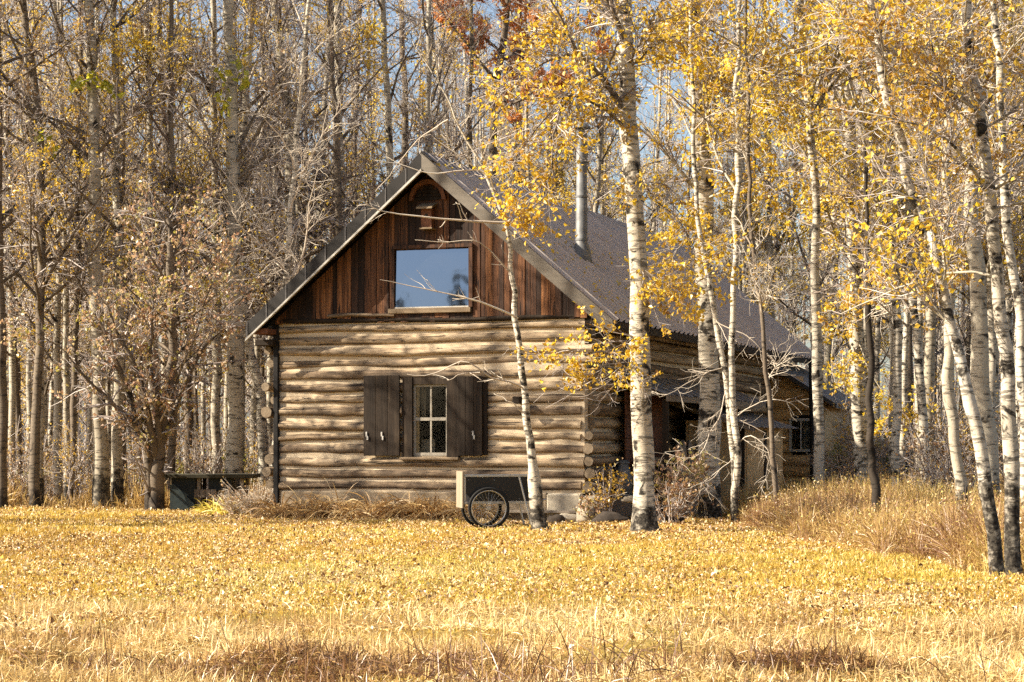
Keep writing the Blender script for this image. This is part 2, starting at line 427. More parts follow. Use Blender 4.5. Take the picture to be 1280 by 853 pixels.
def chink_mat():
    m, nt, out = newmat('mortar_chinking')
    vec, tc = coords(nt, (1.2, 1.2, 5))
    n = noise(nt, vec, 2.2, 5, .65)
    c = ramp(nt, n, [(.25, (.36, .27, .175)), (.5, (.56, .45, .31)), (.75, (.66, .55, .40))])
    bsdf(nt, out, c, .95, .1, 0, n, .5, .02); return m
M['chink'] = chink_mat()
def plain(name, col, var=.25, scale=8, rough=.7, metal=0.0, spec=.3, bump=.1, rnd_off=True):
    m, nt, out = newmat(name)
    vec, tc = coords(nt, rnd_off=rnd_off)
    n = noise(nt, vec, scale, 5, .65)
    c = ramp(nt, n, [(.3, tuple(k * (1 - var) for k in col)), (.7, tuple(min(1, k * (1 + var)) for k in col))])
    bsdf(nt, out, c, rough, spec, metal, n, bump, .01); return m
M['stone'] = plain('plastered_footing', (.42, .36, .27), .3, 5, .95, bump=.5)
M['dirtystone'] = plain('dirty_plaster', (.25, .19, .125), .45, 5, .95, bump=.6)
M['rock'] = plain('field_rock', (.05, .038, .029), .45, 6, .95, bump=.7)
M['darkpost'] = plain('black_stained_post', (.010, .008, .007), .4, 7, .8)
M['white'] = plain('white_paint', (.44, .41, .36), .15, 12, .55)
M['muntin'] = plain('cream_sash_paint', (.33, .29, .23), .2, 14, .6)
M['whiteclip'] = plain('white_shutter_clip', (.50, .47, .42), .1, 10, .5)
M['interior'] = plain('dark_room', (.035, .028, .022), .4, 3, .9)
M['curtain'] = plain('net_curtain', (.22, .19, .15), .2, 9, .9)
M['black'] = plain('black_cart_panel', (.007, .0062, .006), .3, 6, .45, spec=.4)
M['tyre'] = plain('black_rubber', (.008, .0075, .007), .3, 20, .8)
M['alu'] = plain('aluminium_trim', (.42, .41, .39), .15, 15, .38, .9)
M['steel'] = plain('galvanised_steel', (.16, .158, .155), .35, 5, .6, .3)
M['cartwood'] = wood_mat('pale_plywood_panel', [(.3, (.22, .175, .12)), (.7, (.31, .255, .185))], 2, (1.2, 7), .7, .1, (.3, .22, .14), .28, bump=.1)
M['coop'] = plain('dark_green_paint', (.008, .011, .0105), .4, 5, .6)
M['coopblue'] = plain('faded_blue_green_paint', (.042, .056, .056), .4, 6, .7)
M['cooproof'] = plain('mossy_felt_roof', (.045, .040, .025), .4, 7, .9)

def roof_mat(name, a, b):
    m, nt, out = newmat(name)
    vec, tc = coords(nt, (1, 1, 1), False)
    mp = nt.nodes.new('ShaderNodeMapping'); mp.inputs['Scale'].default_value = (.5, 4, .5); ln(nt, vec, mp.inputs[0])
    n1 = noise(nt, mp.outputs[0], 1.0, 5, .6); n2 = noise(nt, vec, 2.5, 5, .65)
    c = mixc(nt, ramp(nt, n1, [(.35, 0.0), (.65, 1.0)]), a, b)
    c = mixc(nt, ramp(nt, n2, [(.55, 0.0), (.75, .5)]), c, (a[0]*.55, a[1]*.5, a[2]*.45))
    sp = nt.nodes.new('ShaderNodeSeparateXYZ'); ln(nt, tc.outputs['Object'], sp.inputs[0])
    gr = math_(nt, 'PINGPONG', math_(nt, 'ADD', sp.outputs[1], .41), .15)      # shade of the ribs painted in as dark stripes
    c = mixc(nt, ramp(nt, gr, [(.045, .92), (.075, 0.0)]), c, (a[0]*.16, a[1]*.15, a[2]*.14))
    bsdf(nt, out, c, .75, .2, 0, n2, .1, .01); return m
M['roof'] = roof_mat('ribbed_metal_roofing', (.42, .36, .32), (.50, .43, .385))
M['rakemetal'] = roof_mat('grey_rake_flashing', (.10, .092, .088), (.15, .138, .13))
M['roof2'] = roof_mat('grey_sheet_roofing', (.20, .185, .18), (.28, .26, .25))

def glass_mat(name, tint, rough=.03, dark=(.012, .012, .013)):
    m, nt, out = newmat(name)
    vec, tc = coords(nt, (1, 1, 1))
    n = noise(nt, vec, 2.2, 2, .5)
    d = node(nt, 'ShaderNodeBsdfPrincipled', Roughness=.4); d.inputs['Base Color'].default_value = (*dark, 1)
    gnode = node(nt, 'ShaderNodeBsdfGlossy', Roughness=rough); gnode.inputs[0].default_value = (*tint, 1)
    bm = nt.nodes.new('ShaderNodeBump'); bm.inputs['Strength'].default_value = .03; bm.inputs['Distance'].default_value = .05
    ln(nt, n, bm.inputs['Height']); ln(nt, bm.outputs[0], gnode.inputs['Normal'])
    mx = node(nt, 'ShaderNodeMixShader'); mx.inputs[0].default_value = .8
    ln(nt, d.outputs[0], mx.inputs[1]); ln(nt, gnode.outputs[0], mx.inputs[2]); ln(nt, mx.outputs[0], out.inputs[0])
    return m
M['skyglass'] = glass_mat('sky_tinted_glass', (.17, .225, .33))  # blue of the mirrored sky is put into the gloss colour
def clearglass():
    m, nt, out = newmat('old_window_glass')
    t = node(nt, 'ShaderNodeBsdfTransparent'); t.inputs[0].default_value = (.80, .82, .80, 1)
    gnode = node(nt, 'ShaderNodeBsdfGlossy', Roughness=.03); gnode.inputs[0].default_value = (.9, .9, .9, 1)
    mx = node(nt, 'ShaderNodeMixShader'); mx.inputs[0].default_value = .03
    ln(nt, t.outputs[0], mx.inputs[1]); ln(nt, gnode.outputs[0], mx.inputs[2]); ln(nt, mx.outputs[0], out.inputs[0]); return m
M['glass'] = clearglass()

# ------------------------------------------------------------------ tagging
def tag(o, label, cat, group=None, kind=None):
    o['label'] = label; o['category'] = cat
    if group: o['group'] = group
    if kind: o['kind'] = kind
    return o
def thing(name, label, cat, loc=(0, 0, 0), rotz=0.0, group=None):
    o = bpy.data.objects.new(name, None); COL.objects.link(o)
    o.location = loc; o.rotation_euler = (0, 0, rotz); o.empty_display_size = .3
    return tag(o, label, cat, group)
def dup(root, loc, rotz, label, group=None, s=1.0):
    r = root.copy(); COL.objects.link(r); r.location = loc; r.rotation_euler = (0, 0, rotz); r.scale = (s, s, s)
    r['label'] = label
    if group: r['group'] = group
    for ch in list(root.children):
        c = ch.copy(); COL.objects.link(c); c.parent = r
        for gch in list(ch.children):
            d = gch.copy(); COL.objects.link(d); d.parent = c
    return r

# ------------------------------------------------------------------ camera, light, sky
cam = bpy.data.cameras.new('camera'); co = bpy.data.objects.new('camera', cam); COL.objects.link(co)
co.location = (0, 0, ZC); co.rotation_euler = (R(90), 0, 0)
cam.sensor_width = 36; cam.lens = F / 1280 * 36
cam.shift_y = (HY - 426.5) / 1280
cam.clip_end = 2000; cam.clip_start = .1
scene.camera = co

SUN_A, SUN_E = R(80), R(34)
S = Vector((-math.sin(SUN_A) * math.cos(SUN_E), -math.cos(SUN_A) * math.cos(SUN_E), math.sin(SUN_E)))
sl = bpy.data.lights.new('sun', 'SUN'); so = bpy.data.objects.new('sun', sl); COL.objects.link(so)
sl.energy = 5.0; sl.angle = R(.53); sl.color = (1.0, .90, .735)
so.rotation_euler = S.to_track_quat('Z', 'Y').to_euler(); so.location = (-30, 20, 40)
w = bpy.data.worlds.new('World'); scene.world = w; w.use_nodes = True
nt = w.node_tree; bg = nt.nodes['Background']
sky = nt.nodes.new('ShaderNodeTexSky'); sky.sky_type = 'NISHITA'; sky.sun_disc = False
sky.sun_elevation = SUN_E; sky.sun_rotation = math.atan2(S.x, S.y)
sky.air_density = 1.0; sky.dust_density = 2.5; sky.ozone_density = 1.0; sky.altitude = 300
nt.links.new(sky.outputs[0], bg.inputs[0]); bg.inputs[1].default_value = .068
vs = scene.view_settings; vs.view_transform = 'Standard'; vs.look = 'None'; vs.exposure = 1.52; vs.gamma = 1; vs.use_curve_mapping = False
cy = scene.cycles
cy.max_bounces = 7; cy.diffuse_bounces = 4; cy.glossy_bounces = 3; cy.transmission_bounces = 4; cy.transparent_max_bounces = 6
cy.use_denoising = False
cy.caustics_reflective = False; cy.caustics_refractive = False
scene.render.engine = 'CYCLES'
try:
    cy.use_adaptive_sampling = True; cy.adaptive_threshold = .02
except Exception: pass

# ------------------------------------------------------------------ ground
rng = np.random.RandomState(7)
random.seed(7)
def make_ground():
    g = Geo()
    xs = np.concatenate([[-400, -200, -110, -60, -40, -30], np.arange(-24, -5, .4), np.arange(-5, 5, .12), np.arange(5, 24.1, .4), [30, 40, 60, 110, 200, 400]])
    ys = np.concatenate([[-60, -25, -8, 0, 5], np.arange(8, 16, .1), np.arange(16, 60, .4), np.arange(60, 130, 5), [150, 200, 300, 420]])
    X, Y = np.meshgrid(xs, ys)
    Z = terrain(X, Y)
    V = np.stack([X, Y, Z], -1).reshape(-1, 3)
    nx, ny = len(xs), len(ys)
    i = (np.arange(ny - 1)[:, None] * nx + np.arange(nx - 1)[None]).ravel()
    g.add(V, np.stack([i, i + 1, i + nx + 1, i + nx], -1), 0, True)
    o = g.build('lawn', M['ground'])
    tag(o, 'flat autumn lawn strewn with fallen leaves before the log cabin', 'lawn', kind='structure')
make_ground()
def tz(x, y): return float(terrain(x, y))

# ------------------------------------------------------------------ the cabin
cabin = thing('log_cabin', 'weathered log cabin with dark board gable, blue window and ribbed metal roof', 'cabin', tuple(H0), -YAW)
def part(name, g, mats, parent=cabin): return g.build(name, mats, parent)

HWID = 2.65; LEN = 15.8; U0 = .03
ZA, SL = 5.74, .855           # ridge height, slope of the roof's upper face
def zroof(u): return ZA - SL * abs(u - U0)
EAVE = 3.12

# rows of the front wall read off the photograph (tops and bottoms)
rows_px = [401, 415, 430, 445, 459, 475, 491, 505, 522, 539, 553, 568, 584, 599, 614]
rows_z = [fw(540, p)[1] for p in rows_px]
WU0, WZ1 = fw(503, 473); WU1, WZ0 = fw(575, 572)
OU0, OZ1 = fw(517, 481); OU1, OZ0 = fw(560, 570)

# mortar slab with the window opening left out
g = Geo()
zb, zt = rows_z[-1] - .02, rows_z[0] + .03
box(g, (-HWID, .012, zb), (OU0, .25, zt)); box(g, (OU1, .012, zb), (HWID - .1, .25, zt))
box(g, (OU0, .012, zb), (OU1, .25, OZ0)); box(g, (OU0, .012, OZ1), (OU1, .25, zt))
front = part('front_wall', g, M['chink'])
def log_geo(a, b, cx, z, h, rg, axis, mats_end=1):
    """one peeled log: along u (axis 0) or v (axis 1) from a to b"""
    n = max(4, int((b - a) / .16))
    t = np.linspace(a, b, n)
    wz = np.interp(t, np.linspace(a, b, 6), rg.normal(size=6) * .011)
    wv = np.interp(t, np.linspace(a, b, 6), rg.normal(size=6) * .011)
    rad = h * .385 * (1 + np.interp(t, np.linspace(a, b, 9), rg.normal(size=9) * .09)) * np.linspace(1 + rg.uniform(-.08, .08), 1 + rg.uniform(-.08, .08), n)
    p = np.zeros((n, 3)); p[:, axis] = t; p[:, 1 - axis] = cx + wv; p[:, 2] = z + wz
    k = 14
    prof = 1 + rg.normal(size=k) * .05
    g = Geo(); tubes(g, p, rad, k, 0, float(rg.rand()), cap=mats_end, prof=prof)
    return g
rg = np.random.RandomState(11)
for i in range(14):
    z1, z0 = rows_z[i], rows_z[i + 1]; h = (z1 - z0) * rg.uniform(.84, 1.0); zc = (z0 + z1) / 2 - .012
    cv = .030 + rg.uniform(-.015, .012)
    if zc < OZ1 + .04 and zc > OZ0 - .04:
        spans = [(-2.63, OU0 - .17), (OU1 + .205, 2.50 + rg.uniform(-.02, .03))]
    else:
        spans = [(-2.63, (2.50 if i > 8 else 2.70) + rg.uniform(-.05, .06))]
    for a, b in spans:
        log_geo(a, b, cv, zc, h, rg, 0).build('log', [M['log_u'], M['log_end']], front)
# side wall in the shade: mortar and logs, with round ends poking out at the front corner
g = Geo(); box(g, (2.50, .26, .2), (2.60, 12.9, 3.0)); side = part('side_wall', g, M['chink'])
for i in range(14):
    z1, z0 = rows_z[i], rows_z[i + 1]; h = (z1 - z0)
    log_geo((-.03 + rg.uniform(-.07, .03)) if i > 8 else .19, 12.9, 2.63 + rg.uniform(-.035, .05), (z0 + z1) / 2 + rg.uniform(-.01, .01), h * rg.uniform(.98, 1.12), rg, 1).build('log', [M['log_v'], M['log_end']], side)
g = Geo(); box(g, (-2.62, .26, .2), (-2.52, 12.9, 3.0)); left = part('far_side_wall', g, M['chink'])
for i in range(14):
    z1, z0 = rows_z[i], rows_z[i + 1]; h = (z1 - z0)
    log_geo(.06 + rg.uniform(-.2, .16), 12.9, -2.80 + rg.uniform(-.06, .06), (z0 + z1) / 2 + rg.uniform(-.02, .02), h * rg.uniform(.8, 1.15), rg, 1).build('log', [M['log_v'], M['log_end']], left)
# back wall
g = Geo(); box(g, (-2.6, 12.92, .0), (2.6, 13.02, 3.1)); part('back_wall', g, M['log_u'])
# footing: pale plastered blocks
g = Geo()
box(g, (-2.62, -.03, -.3), (1.95, .22, rows_z[-1] - .015), bev=.02); part('footing', g, M['dirtystone'])
g = Geo(); box(g, (1.95, -.06, .0), (2.52, .22, rows_z[-1] - .02), bev=.03); box(g, (2.525, -.10, .02), (2.86, .3, rows_z[-1] - .05), bev=.06); part('corner_block', g, M['stone'])
g = Geo(); box(g, (.2, -.16, .15), (2.50, -.065, .185)); part('ledge_board', g, M['greywood'])
g = Geo(); box(g, (2.45, .31, -.3), (2.75, 12.9, .42)); part('side_footing', g, M['rock'])
# dark post at the left corner
g = Geo(); box(g, (-2.72, -.06, .25), (-2.635, .02, 3.12), bev=.008); part('corner_post', g, M['darkpost'])
# gable: upright boards, each its own tone
WGU0, WGZ1 = fw(494, 314); WGU1, WGZ0 = fw(589, 384)
g = Geo(); rb = np.random.RandomState(5)
u = -2.98
while u < 3.0:
    wd = rb.uniform(.075, .135); a, b = u + .002, u + wd - .004; u += wd
    lo = 3.17 + rb.uniform(-.03, .04); tone = rb.rand(); dv = rb.uniform(0, .016)
    ta, tb = zroof(a) - .20, zroof(b) - .20
    if min(ta, tb) < lo + .03: continue
    def piece(l, ha, hb): prism(g, [(a, l), (b, l), (b, hb), (a, ha)], -.03 - dv, .0, 1, 0, tone)
    if b < WGU0 + .005 or a > WGU1 - .005: piece(lo, ta, tb)
    else:
        if a < WGU0: pass
        piece(WGZ1 + .0, ta, tb)
        piece(lo, WGZ0 - .01, WGZ0 - .01)
part('gable_boards', g, M['gable'])
g = Geo(); prism(g, [(-2.9, 3.1), (2.9, 3.1), (U0, 5.55)], .02, .08, 1); part('gable_backing', g, M['interior'])
rg2 = np.random.RandomState(3)
log_geo(-2.55, 2.6, -.005, 3.185, .105, rg2, 0).build('gable_beam', [M['darkwood'], M['log_end']], cabin)
log_geo(-1.75, -.6, -.055, 3.27, .075, rg2, 0).build('gable_beam', [M['log_u'], M['log_end']], cabin)
# gable window
g = Geo(); f = .05
box(g, (WGU0 - f, -.085, WGZ0), (WGU0 + .015, -.02, WGZ1 + .02)); box(g, (WGU1 - .015, -.085, WGZ0), (WGU1 + f, -.02, WGZ1 + .02))
box(g, (WGU0 - f, -.09, WGZ1 + .021), (WGU1 + f, -.02, WGZ1 + .075))
gw = part('gable_window', g, M['gable'])
g = Geo(); V = np.array([(WGU0, -.052, WGZ0), (WGU1, -.052, WGZ0), (WGU1, -.030, WGZ1 + .01), (WGU0, -.030, WGZ1 + .01)]); g.add(V, [[0, 1, 2, 3]]); part('pane', g, M['skyglass'], gw)
g = Geo(); box(g, (WGU0 - .09, -.085, WGZ0 - .085), (WGU1 + .02, -.02, WGZ0 - .003), bev=.008); part('sill', g, M['sillwood'], gw)
g = Geo(); box(g, (WGU0 + .016, -.075, WGZ0 - .001), (WGU1 - .016, -.05, WGZ0 + .018)); part('bottom_bead', g, M['white'], gw)
# half-round slatted panel under the ridge
cu, cz = fw(537, 251); rr = .31
g = Geo(); n = 20
th = np.linspace(0, math.pi, n)
arc = lambda r: np.stack([cu + r * np.cos(th), np.full(n, -.10), cz + r * np.sin(th) * 1.05], -1)
A, B = arc(rr), arc(rr - .065)
for q in range(n - 1):
    for (y0, y1) in ((-.11, -.04),):
        V = []
        for p in (A[q], A[q + 1], B[q + 1], B[q]):
            V.append((p[0], y0, p[2]))
        for p in (A[q], A[q + 1], B[q + 1], B[q]):
            V.append((p[0], y1, p[2]))
        g.add(V, BOXF, 0)
ap = part('arch_panel', g, M['redwood'])
g = Geo()
for q in range(5):
    z0 = cz + q * .056; hw_ = math.sqrt(max(0, (rr - .075) ** 2 - (z0 + .05 - cz) ** 2))
    prism(g, [(-.075, z0), (-.05, z0), (-.04, z0 + .05), (-.06, z0 + .05)], cu - hw_, cu + hw_, 0, 0, .3 + .1 * q)
part('slats', g, M['darkwood'], ap)

# main window
g = Geo()
box(g, (OU0 - .165, -.065, OZ0 - .02), (OU0 - .002, .06, OZ1 + .115), rnd=.6); box(g, (OU1 + .002, -.065, OZ0 - .02), (OU1 + .20, .06, OZ1 + .115), rnd=.4)
box(g, (OU0 - .001, -.05, OZ1 + .002), (OU1 + .001, .06, OZ1 + .11), rnd=.8)
win = part('sash_window', g, M['darkwood'])
g = Geo(); box(g, (OU0 - .19, -.13, OZ0 - .065), (OU1 + .22, .05, OZ0 - .022), bev=.008); part('sill', g, M['sillwood'], win)
g = Geo(); zm = fw(540, 524)[1]; um = (OU0 + OU1) / 2
fr = .035
for (a, b, c, d) in ((OU0, OU0 + fr, OZ0, OZ1), (OU1 - fr, OU1, OZ0, OZ1)): box(g, (a, .0, c), (b, .05, d))
for (c, d) in ((OZ0, OZ0 + .05), (zm - .025, zm + .025), (OZ1 - fr, OZ1)): box(g, (OU0 + fr, .003, c), (OU1 - fr, .047, d))
for (c, d) in ((OZ0 + .05, zm - .025), (zm + .025, OZ1 - fr)): box(g, (um - .013, .006, c), (um + .013, .044, d))
part('sash', g, M['muntin'], win)
for (c, d) in ((OZ0 + .05, zm - .025), (zm + .025, OZ1 - fr)):
    for (a, b) in ((OU0 + fr, um - .013), (um + .013, OU1 - fr)):
        g = Geo(); g.add([(a, .025, c), (b, .025, c), (b, .025, d), (a, .025, d)], [[0, 1, 2, 3]]); part('pane', g, M['glass'], win)
g = Geo(); x0, x1, z0, z1 = OU0 - .3, OU1 + .3, OZ0 - .3, OZ1 + .3
V = [(x0, .26, z0), (x1, .26, z0), (x1, .26, z1), (x0, .26, z1), (x0, 1.5, z0), (x1, 1.5, z0), (x1, 1.5, z1), (x0, 1.5, z1)]
g.add(V, [[4,5,6,7],[0,1,5,4],[1,2,6,5],[2,3,7,6],[3,0,4,7]]); part('dark_room', g, M['interior'], win)
g = Geo()
for (a, b, c, d) in ((OU0 + .02, OU0 + .085, zm, OZ1), (OU0 + .02, um - .05, OZ0, OZ0 + .26)):
    nn = 16; tx = np.linspace(a, b, nn); V = np.concatenate([np.stack([tx, .30 + .015 * np.sin(tx * 120), np.full(nn, zz)], -1) for zz in (c, d)])
    g.add(V, [[q, q + 1, q + 1 + nn, q + nn] for q in range(nn - 1)], 0, True)
part('curtain', g, M['curtain'], win)
# shutters of dark boards, held back with pale clips
def shutter(pxa, pxb, pya, pyb, clips):
    a, z1 = fw(pxa, pya, -.05); b, z0 = fw(pxb, pyb, -.05)
    g = Geo(); n = 3; wd = (b - a) / n
    for q in range(n): box(g, (a + q * wd + .002, -.105, z0), (a + (q + 1) * wd - .002, -.072, z1), rnd=.15 + .2 * q, bev=.004)
    s = part('shutter', g, M['darkwood'])
    for zz in (z0 + .12, z1 - .16): g = Geo(); box(g, (a + .03, -.0715, zz), (b - .03, -.02, zz + .09), rnd=.1); part('batten', g, M['darkwood'], s)
    for (cx_, cy_) in clips:
        uu, zz = fw(cx_, cy_, -.09); g = Geo()
        box(g, (uu - .014, -.125, zz), (uu + .012, -.107, zz + .075), bev=.003); box(g, (uu + .005, -.128, zz - .055), (uu + .032, -.11, zz + .01), bev=.003)
        part('clip', g, M['whiteclip'], s)
shutter(456, 501, 470, 570, ((459, 546), (478, 546)))
shutter(573, 604, 471, 570, ((592, 545),))
g = Geo(); a, z1 = fw(605, 473); b, z0 = fw(609, 569); box(g, (a, -.06, z0), (b + .02, -.02, z1)); part('shutter_stop', g, M['darkwood'])
# small bracket sticking out of the wall by the thin birch
uu, zz = fw(652, 501); g = Geo(); box(g, (uu - .05, -.30, zz - .05), (uu + .07, .02, zz + .06), bev=.01); part('beam_stub', g, M['darkwood'])

# roof: deck, ribbed sheets, rake boards, ridge
V0 = -.42
g = Geo()
dz = .10
prism(g, [(U0, ZA - .02), (3.12, zroof(3.12) - .02), (3.12, zroof(3.12) - .09), (U0, ZA - .09 - .02)], V0 + .04, LEN - .03, 1)
prism(g, [(U0, ZA - .02), (-3.0, zroof(-3.0) - .02), (-3.0, zroof(-3.0) - .09), (U0, ZA - .09 - .02)], V0 + .04, LEN - .03, 1)
part('roof_deck', g, M['darkwood'])
def rib_sheet(corner, es, ev, ns, length_s, length_v, pitch, amp, mat):
    """ribbed sheet metal: ribs run along es, repeat along ev"""
    corner, es, ev = map(lambda a: np.array(a, float), (corner, es, ev))
    nrm = np.cross(ev, es); nrm = nrm / np.linalg.norm(nrm)
    if nrm[2] < 0: nrm = -nrm
    k = int(length_v / pitch); prof = []
    for q in range(k):
        for (t, h) in ((0, 0), (.55, 0), (.66, 1), (.86, 1), (.97, 0)): prof.append(((q + t) * pitch, h * amp))
    prof.append((length_v, 0)); prof = np.array(prof)
    ss = np.linspace(0, length_s, ns)
    V = corner + ss[:, None, None] * es + prof[None, :, 0:1] * ev + prof[None, :, 1:2] * nrm
    m = len(prof); i = (np.arange(ns - 1)[:, None] * m + np.arange(m - 1)[None]).ravel()
    g = Geo(); g.add(V.reshape(-1, 3), np.stack([i, i + 1, i + m + 1, i + m], -1)); return g
cs = 1 / math.hypot(1, SL)
for sgn, lim in ((1, 3.14), (-1, 3.02)):
    Ls = (lim - U0 * sgn) / cs
    g = rib_sheet((U0, V0 + .01, ZA), (sgn * cs, 0, -SL * cs), (0, 1, 0), 3, Ls, LEN - V0, .30, .045, None)
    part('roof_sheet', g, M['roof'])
    x1 = lim - .0
    wd = .225 / cs
    g = Geo()
    prism(g, [(U0, ZA + .005), (sgn * x1, zroof(sgn * x1) + .005), (sgn * x1, zroof(sgn * x1) - wd * .62), (sgn * (x1 - .22), zroof(sgn * (x1 - .22)) - wd * .8), (U0, ZA - wd * .8)], V0 - .035, V0 + .008, 1)
    rk = part('rake_board', g, M['fascia'] if sgn > 0 else M['rakemetal'])
    if sgn < 0:
        g = Geo(); prism(g, [(U0, ZA - wd * .8), (sgn * x1, zroof(sgn * x1) - wd * .8), (sgn * x1, zroof(sgn * x1) - wd * .8 - .035), (U0, ZA - wd * .8 - .045)], V0 - .05, V0 + .0, 1); part('edge_strip', g, M['white'], rk)
        g = Geo()
        for q in range(9):
            t = .22 + q * .345; uu = -t
            prism(g, [(uu, zroof(uu) + .007), (uu - .02, zroof(uu - .02) + .007), (uu - .02, zroof(uu - .02) - wd * .79), (uu, zroof(uu) - wd * .79)], V0 - .043, V0 - .036, 1)
        part('rake_seam', g, M['roof2'], rk)
g = Geo(); prism(g, [(U0, ZA + .045), (U0 + .17, ZA - .17 * SL + .04), (U0 + .17, ZA - .17 * SL + .028), (U0, ZA + .03), (U0 - .17, ZA - .17 * SL + .028), (U0 - .17, ZA - .17 * SL + .04)], V0 - .02, LEN, 1); part('ridge_cap', g, M['roof2'])
g = Geo(); box(g, (3.14, V0 + .02, zroof(3.14) - .13), (3.165, LEN - .05, zroof(3.14) - .012)); part('eave_board', g, M['darkwood'])
g = Geo(); tube1(g, [(2.92, -.40, 2.985), (2.93, 5, 2.98), (2.93, 12.8, 2.98)], [.062, .055, .05], 10, 0, 1); part('eave_pole', g, [M['log_v'], M['log_end']])
g = Geo(); box(g, (-2.96, -.37, 2.98), (-2.66, .3, 3.07), bev=.01); part('eave_beam', g, M['redwood'])
g = Geo(); box(g, (-2.98, -.2, 2.80), (-2.66, .3, 2.90), bev=.01); part('eave_beam', g, M['darkwood'])
g = Geo(); 
for q in range(2): box(g, (2.66, -.34 + .0 * q, 2.98 - .14 * q), (2.90 - .05 * q, .1, 3.09 - .14 * q), bev=.01)
part('eave_bracket', g, M['darkwood'])
# far gable wall under the roof's other end
g = Geo(); prism(g, [(-2.6, 2.9), (2.6, 2.9), (U0, 5.5)], 15.3, 15.36, 1); part('far_gable', g, M['gable'])

# stove pipe standing on the right-hand slope
vv = np.linspace(0.2, 9, 400); best = min(vv, key=lambda v: abs(fw(727, 322, v)[1] - zroof(fw(727, 322, v)[0])))
pu, pz = fw(727, 322, best); ptop = fw(727, 163, best)[1]
g = Geo(); tube1(g, [(pu, best, pz - .15), (pu, best, pz + 1.0), (pu, best, pz + 1.005), (pu, best, ptop)], [.098, .098, .092, .092], 18, 0, True)
pipe = part('stove_pipe', g, M['steel'])
g = Geo()
tube1(g, [(pu, best, pz - .12), (pu, best, pz + .12), (pu, best, pz + .22)], [.19, .15, .115], 18, 0, True)
part('flashing', g, M['steel'], pipe)
for zz in (pz + .28, pz + 1.0, ptop - .55): g = Geo(); tube1(g, [(pu, best, zz), (pu, best, zz + .03)], .106, 18, 0, True); part('collar', g, M['steel'], pipe)
g = Geo(); tube1(g, [(pu, best, ptop + .03), (pu, best, ptop + .06), (pu, best, ptop + .13)], [.15, .15, .03], 18, 0, True); tube1(g, [(pu, best, ptop), (pu, best, ptop + .04)], .06, 12, 0, True); part('cap', g, M['steel'], pipe)

# lean-to roof over the woodpile, along the side wall
g = rib_sheet((2.70, .9, 2.34), (.93, 0, -.36), (0, 1, 0), 2, 1.02, 7.0, .2, .018, None)
lt = part('lean_to_roof', g, M['roof2'])
g = Geo(); box(g, (3.60, .92, 1.88), (3.64, 7.88, 1.975)); box(g, (2.7, .92, 2.2), (2.74, 7.88, 2.29)); part('rafter_beam', g, M['greywood'], lt)
for v in (1.05, 4.0):
    g = Geo(); box(g, (3.50, v, -.05), (3.59, v + .09, 1.90), bev=.006); part('post', g, M['darkwood'], lt)
# plank lining against the logs behind the wood
g = Geo()
for q in range(9): box(g, (2.80, 1.35, .35 + q * .19), (2.83, 3.6, .35 + q * .19 + .18), rnd=random.random())
part('board_lining', g, M['redwood'])
# rear annex of log siding
g = Geo(); A0, A1, B0, B1 = 2.72, 3.86, 12.5, 15.4
aw0, awz1 = fw(989, 525, B0); aw1, awz0 = fw(1015, 563, B0)
def za(u): return 2.98 - (u - 2.65) * .62
for q in range(11):
    z0 = .05 + q * .235; z1 = z0 + .225
    if z0 > za(A1) - .2 and q > 8: pass
    segs = [(A0, A1)] if (z1 < awz0 or z0 > awz1) else [(A0, aw0), (aw1, A1)]
    for a, b in segs:
        bb = min(b, 2.65 + (2.98 - z0 - .1) / .62)
        if bb <= a: continue
        n = 6; V = []
        for t in np.linspace(-1, 1, n): V += [(a, B0 - .05 * (1 - t * t), (z0 + z1) / 2 + t * (z1 - z0) / 2), (bb, B0 - .05 * (1 - t * t), (z0 + z1) / 2 + t * (z1 - z0) / 2)]
        g.add(V, [[2*k, 2*k+1, 2*k+3, 2*k+2] for k in range(n - 1)], 0, True, float(random.random()))
prism(g, [(A0, .0), (A1, .0), (A1, za(A1) - .08), (A0, za(A0) - .08)], B0 + .16, B1, 1)
# reveal of the window and ends
box(g, (A0, B0 + .0, .0), (aw0, B0 + .159, za(aw0) - .1)); box(g, (aw1, B0, .0), (A1, B0 + .159, za(A1) - .1))
an = part('annex', g, M['annexlog'])
g = Geo()
prism(g, [(2.62, za(2.62)), (4.16, za(4.16)), (4.16, za(4.16) - .09), (2.62, za(2.62) - .09)], B0 - .35, B1 + .2, 1); part('annex_roof', g, M['roof2'], an)
g = Geo(); t_ = .03
box(g, (aw0 - t_, B0 - .075, awz0 - t_), (aw0 + .02, B0 - .02, awz1 + t_)); box(g, (aw1 - .02, B0 - .075, awz0 - t_), (aw1 + t_, B0 - .02, awz1 + t_))
um2 = (aw0 + aw1) / 2
for a, b in ((awz0 - t_, awz0 + .02), (awz1 - .02, awz1 + t_)): box(g, (aw0 + .021, B0 - .073, a), (aw1 - .021, B0 - .02, b))
box(g, (um2 - .015, B0 - .07, awz0 + .021), (um2 + .015, B0 - .02, awz1 - .021))
aw = part('annex_window', g, M['white'], an)
for a, b in ((aw0 + .02, um2 - .015), (um2 + .015, aw1 - .02)):
    g = Geo(); g.add([(a, B0 - .04, awz0 + .02), (b, B0 - .04, awz0 + .02), (b, B0 - .04, awz1 - .02), (a, B0 - .04, awz1 - .02)], [[0, 1, 2, 3]]); g.build('annex_pane', M['glass'], an)
g = Geo(); nn = 14; tx = np.linspace(um2 + .02, aw1 - .02, nn)
V = np.concatenate([np.stack([tx, B0 + .05 + .012 * np.sin(tx * 110), np.full(nn, zz)], -1) for zz in (awz0, awz1)])
g.add(V, [[q, q + 1, q + 1 + nn, q + nn] for q in range(nn - 1)], 0, True); g.build('annex_curtain', M['curtain'], an)
